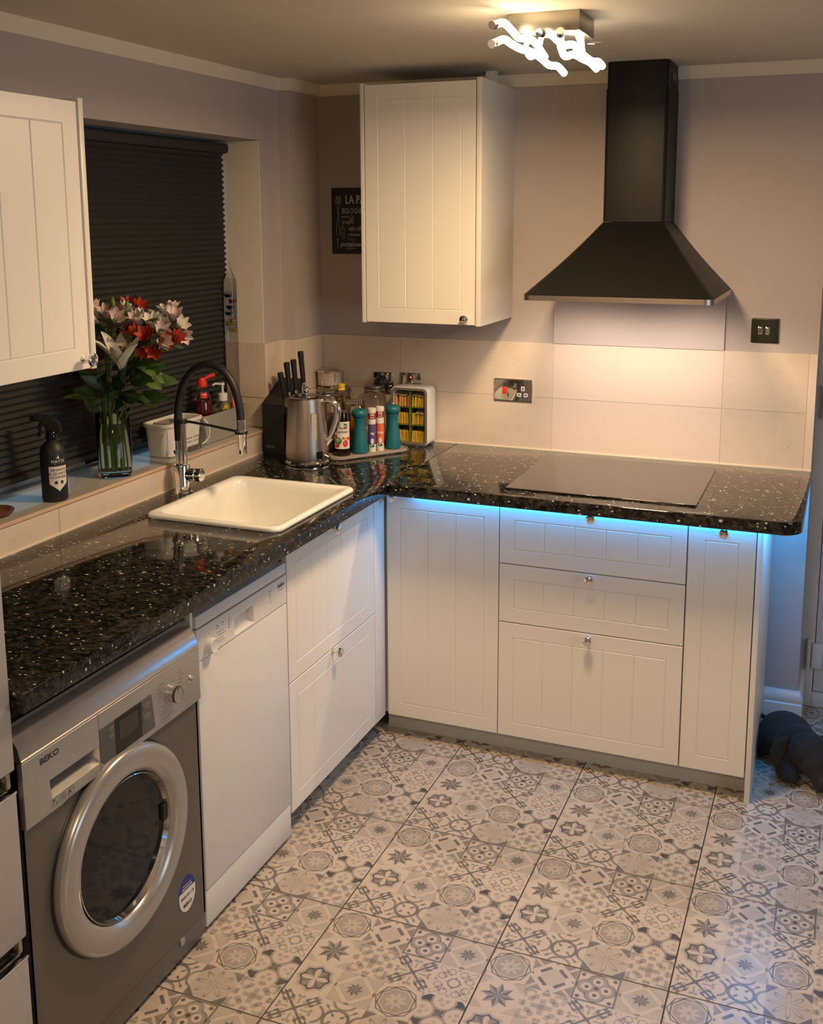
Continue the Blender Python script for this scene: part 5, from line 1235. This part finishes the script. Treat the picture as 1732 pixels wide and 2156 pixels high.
# mug stack in a wire rack
c = (.178, -.130)
rk = thing('mug_rack', 'chrome wire rack holding stacked cream mugs in the corner', 'rack', (*c, W0))
for k in range(3):
    a = math.radians(-100+k*62); p0 = (c[0]+.050*math.cos(a), c[1]+.050*math.sin(a))
    obj('wire', tube([(c[0], c[1], W0+.003), (*p0, W0+.003), (*p0, W0+.02), (*p0, 1.205)], .0018, 6), M_['chrome'], rk)
obj('ring', tube([(c[0]+.0505*math.cos(2*PI*k/32), c[1]+.0505*math.sin(2*PI*k/32), 1.207) for k in range(33)], .0020, 6), M_['chrome'], rk)
for k, z in enumerate((W0+.006, W0+.071, W0+.136, W0+.201)):
    lbl = ['bottom cream mug of the stack in the wire rack', 'second cream mug up in the wire rack stack', 'third cream mug up in the wire rack stack', 'topmost cream mug of the stack, just under the rack ring'][k]
    t = thing('mug', lbl, 'mug', (c[0], c[1], z), group='cream mugs in the wire rack')
    if z+.064 > 1.23: zt = 1.215
    else: zt = z+.063
    obj('cup', lathe([(0, z), (.036, z), (.045, z+.006), (.0465, z+.02), (.0465, zt-.001), (.0455, zt), (.0445, zt-.001), (.044, z+.010), (0, z+.008)], (*c, 0), 36), M_['cream'], t)
    if k == 2: obj('floral_print', wrap(join(*[blob(random.uniform(-.012, .012), random.uniform(-.012, .018), .003, .005, 0, 7) for _ in range(7)]), .0466, c, z+.033, -40), M_['inkl'], t)
    if k == 3:
        pass

# tea bag box
t = thing('tea_box', 'white upright tea bag box with green compartments against the tiles', 'box', (.532, -.13, W0))
A0, A1, B0, B1, Z0, Z1 = .456, .606, -.176, -.098, W0, 1.167
sh = plate([rrect(A0, A1, Z0, Z1, .020), rrect(A0+.009, A1-.009, Z0+.009, Z1-.009, .013)[::-1]], 0, B1-B0, .002)
bmesh.ops.transform(sh, matrix=TR(0, B1, 0) @ FACE_Y, verts=sh.verts); obj('shell', sh, M_['white'], t)
fr = plate([rrect(A0+.003, A1-.003, Z0+.003, Z1-.003, .018), rrect(A0+.012, A1-.012, Z0+.012, Z1-.012, .011)[::-1]], 0, .005, .001)
bmesh.ops.transform(fr, matrix=TR(0, B0+.001, 0) @ FACE_Y, verts=fr.verts); obj('front_frame', fr, mat('smoked_frame', (.16, .15, .14), rough=.2), t)
obj('back', bx(A0+.008, A1-.008, B1-.006, B1-.001, Z0+.008, Z1-.008), M_['teagreen'], t)
xm_ = (A0+A1)/2; zc = [Z0+.011+k*.0675 for k in range(4)]
for k in range(1, 3): obj('shelf', bx(A0+.009, A1-.009, B0+.006, B1-.006, zc[k]-.003, zc[k]-.001), M_['teagreen'], t)
obj('centre_divider', bx(xm_-.0015, xm_+.0015, B0+.004, B1-.006, Z0+.009, Z1-.009), M_['teagreen'], t)
rows_ = ['top', 'middle', 'bottom']; cols = ['left', 'right']
for r_ in range(3):
    for cc in range(2):
        zb = zc[2-r_]; x0 = A0+.012 if cc == 0 else xm_+.003; x1 = xm_-.003 if cc == 0 else A1-.012
        n_ = (5, 11)[cc] if r_ == 0 else 11
        wv = (x1-x0)/n_
        first = None
        ordn = ['first', 'second', 'third', 'fourth', 'fifth', 'sixth', 'seventh', 'eighth', 'ninth', 'tenth', 'eleventh']
        for k in range(n_):
            lab_ = '%s %s tea bag from the left in the %s %s compartment of the tea box' % (ordn[k], 'orange' if (r_ == 0 and cc == 0) else 'yellow', rows_[r_], cols[cc])
            if first is None:
                b = bx(-wv*.32, wv*.32, -.024, .024, 0, .042, .001, 1)
                bmesh.ops.transform(b, matrix=TR(x0+wv*.5, B0+.036, zb), verts=b.verts)
                first = obj('tea_bag', b, M_['tea2'] if (r_ == 0 and cc == 0) else M_['tea'], smooth=0); tag(first, lab_, 'tea bag', 'tea bags in the %s %s compartment' % (rows_[r_], cols[cc]))
                o = first
            else:
                o = dup(first, (x0+wv*(k+.5), B0+.036+random.uniform(-.002, .002), zb), label=lab_)
            o.rotation_euler = (random.uniform(-.03, .03), random.uniform(-.08, .08), random.uniform(-.06, .06))
    
for x0, x1, zb, yb, l_ in ((A0+.014, xm_-.012, zc[2], 0, 'left'), (xm_+.010, A1-.014, zc[2], 0, 'right'), (xm_+.022, A1-.013, zc[1], 0, 'middle')):
    g_ = NB(); Gs = []
    for k in range(5):
        s = k/4; Gs.append([g_.verts.new((x0+(x1-x0)*j/3, B0+.006+.045*s, zb+.043+.010*s+.002*math.sin(j*2+k))) for j in range(4)])
    for a, b in zip(Gs, Gs[1:]):
        for j in range(3): g_.faces.new((a[j], a[j+1], b[j+1], b[j]))
    ex = bmesh.ops.solidify(g_, geom=g_.faces[:], thickness=.0012)
    tag(obj('tea_bag_flat', g_, M_['paper'], smooth=0), {'left': 'pale tea bag lying flat over the top left tea bags', 'right': 'pale tea bag lying flat over the top right tea bags', 'middle': 'pale tea bag lying flat over the middle right tea bags'}[l_], 'tea bag')

# ------------------------------------------------------------------ plush elephant on the floor
def merge_balls(balls, voxel=.006, smooth_it=8):
    b = NB()
    for (x, y, z), (rx, ry, rz), M in balls:
        s = NB(); bmesh.ops.create_icosphere(s, subdivisions=3, radius=1)
        bmesh.ops.scale(s, vec=(rx, ry, rz), verts=s.verts)
        add_bm(b, s, TR(x, y, z) @ (M if M is not None else Matrix.Identity(4)))
    me = bpy.data.meshes.new('t'); b.to_mesh(me); b.free(); o = bpy.data.objects.new('t', me)
    r = o.modifiers.new('r', 'REMESH'); r.mode = 'VOXEL'; r.voxel_size = voxel
    s = o.modifiers.new('s', 'SMOOTH'); s.iterations = smooth_it; s.factor = .6
    bm = curve_mesh(o); bpy.data.meshes.remove(me) if me.users == 0 else None
    return bm
E_ = TR(1.962, -.335, 0) @ RZ(27)        # local: elephant faces -Y
def EP(x, y, z): return (x, y, z)
balls = [(EP(0, .06, .078), (.088, .110, .078), None), (EP(0, -.02, .085), (.078, .070, .070), None),
         (EP(.0, -.100, .108), (.064, .058, .062), None), (EP(0, -.140, .085), (.044, .038, .046), None),
         (EP(0, -.166, .058), (.026, .025, .030), None), (EP(0, -.180, .036), (.020, .022, .020), None), (EP(0, -.190, .030), (.015, .018, .014), None), (EP(0, -.204, .042), (.013, .012, .018), None), (EP(0, -.206, .056), (.014, .009, .012), None),
         (EP(-.062, -.085, .034), (.036, .045, .034), None), (EP(-.058, -.060, .055), (.034, .036, .040), None), (EP(.062, -.085, .034), (.036, .045, .034), None), (EP(.058, -.060, .055), (.034, .036, .040), None),
         (EP(-.074, .100, .040), (.038, .058, .040), None), (EP(.074, .100, .040), (.038, .058, .040), None)]
t = thing('plush_elephant', 'dark grey plush elephant on the floor right of the end panel', 'toy', (1.962, -.335, 0))
b = merge_balls(balls); bmesh.ops.transform(b, matrix=E_, verts=b.verts)
mz = min(v.co.z for v in b.verts); bmesh.ops.translate(b, vec=(0, 0, .001-mz), verts=b.verts)
obj('body', b, M_['eleph'], t, smooth=80)
for s in (-1, 1):
    eb = merge_balls([((s*.082, -.078, .118), (.046, .009, .036), RZ(s*-22)), ((s*.094, -.072, .088), (.034, .008, .040), RZ(s*-22)), ((s*.088, -.076, .062), (.018, .007, .024), RZ(s*-22))], .004, 6)
    bmesh.ops.transform(eb, matrix=E_, verts=eb.verts); obj('ear', eb, M_['eleph'], t, smooth=80)
    e_ = E_ @ Vector((s*.0475, -.143, .108)); obj('eye', lathe([(0, -.004), (.0035, -.002), (.0042, 0), (.0035, .002), (0, .004)], tuple(e_), 12), M_['blackgloss'], t)
obj('tail', tube([E_ @ Vector((-.02, .165, .09)), E_ @ Vector((-.05, .185, .10)), E_ @ Vector((-.075, .19, .085))], [.008, .006, .003], 8, sm=4), M_['eleph'], t)
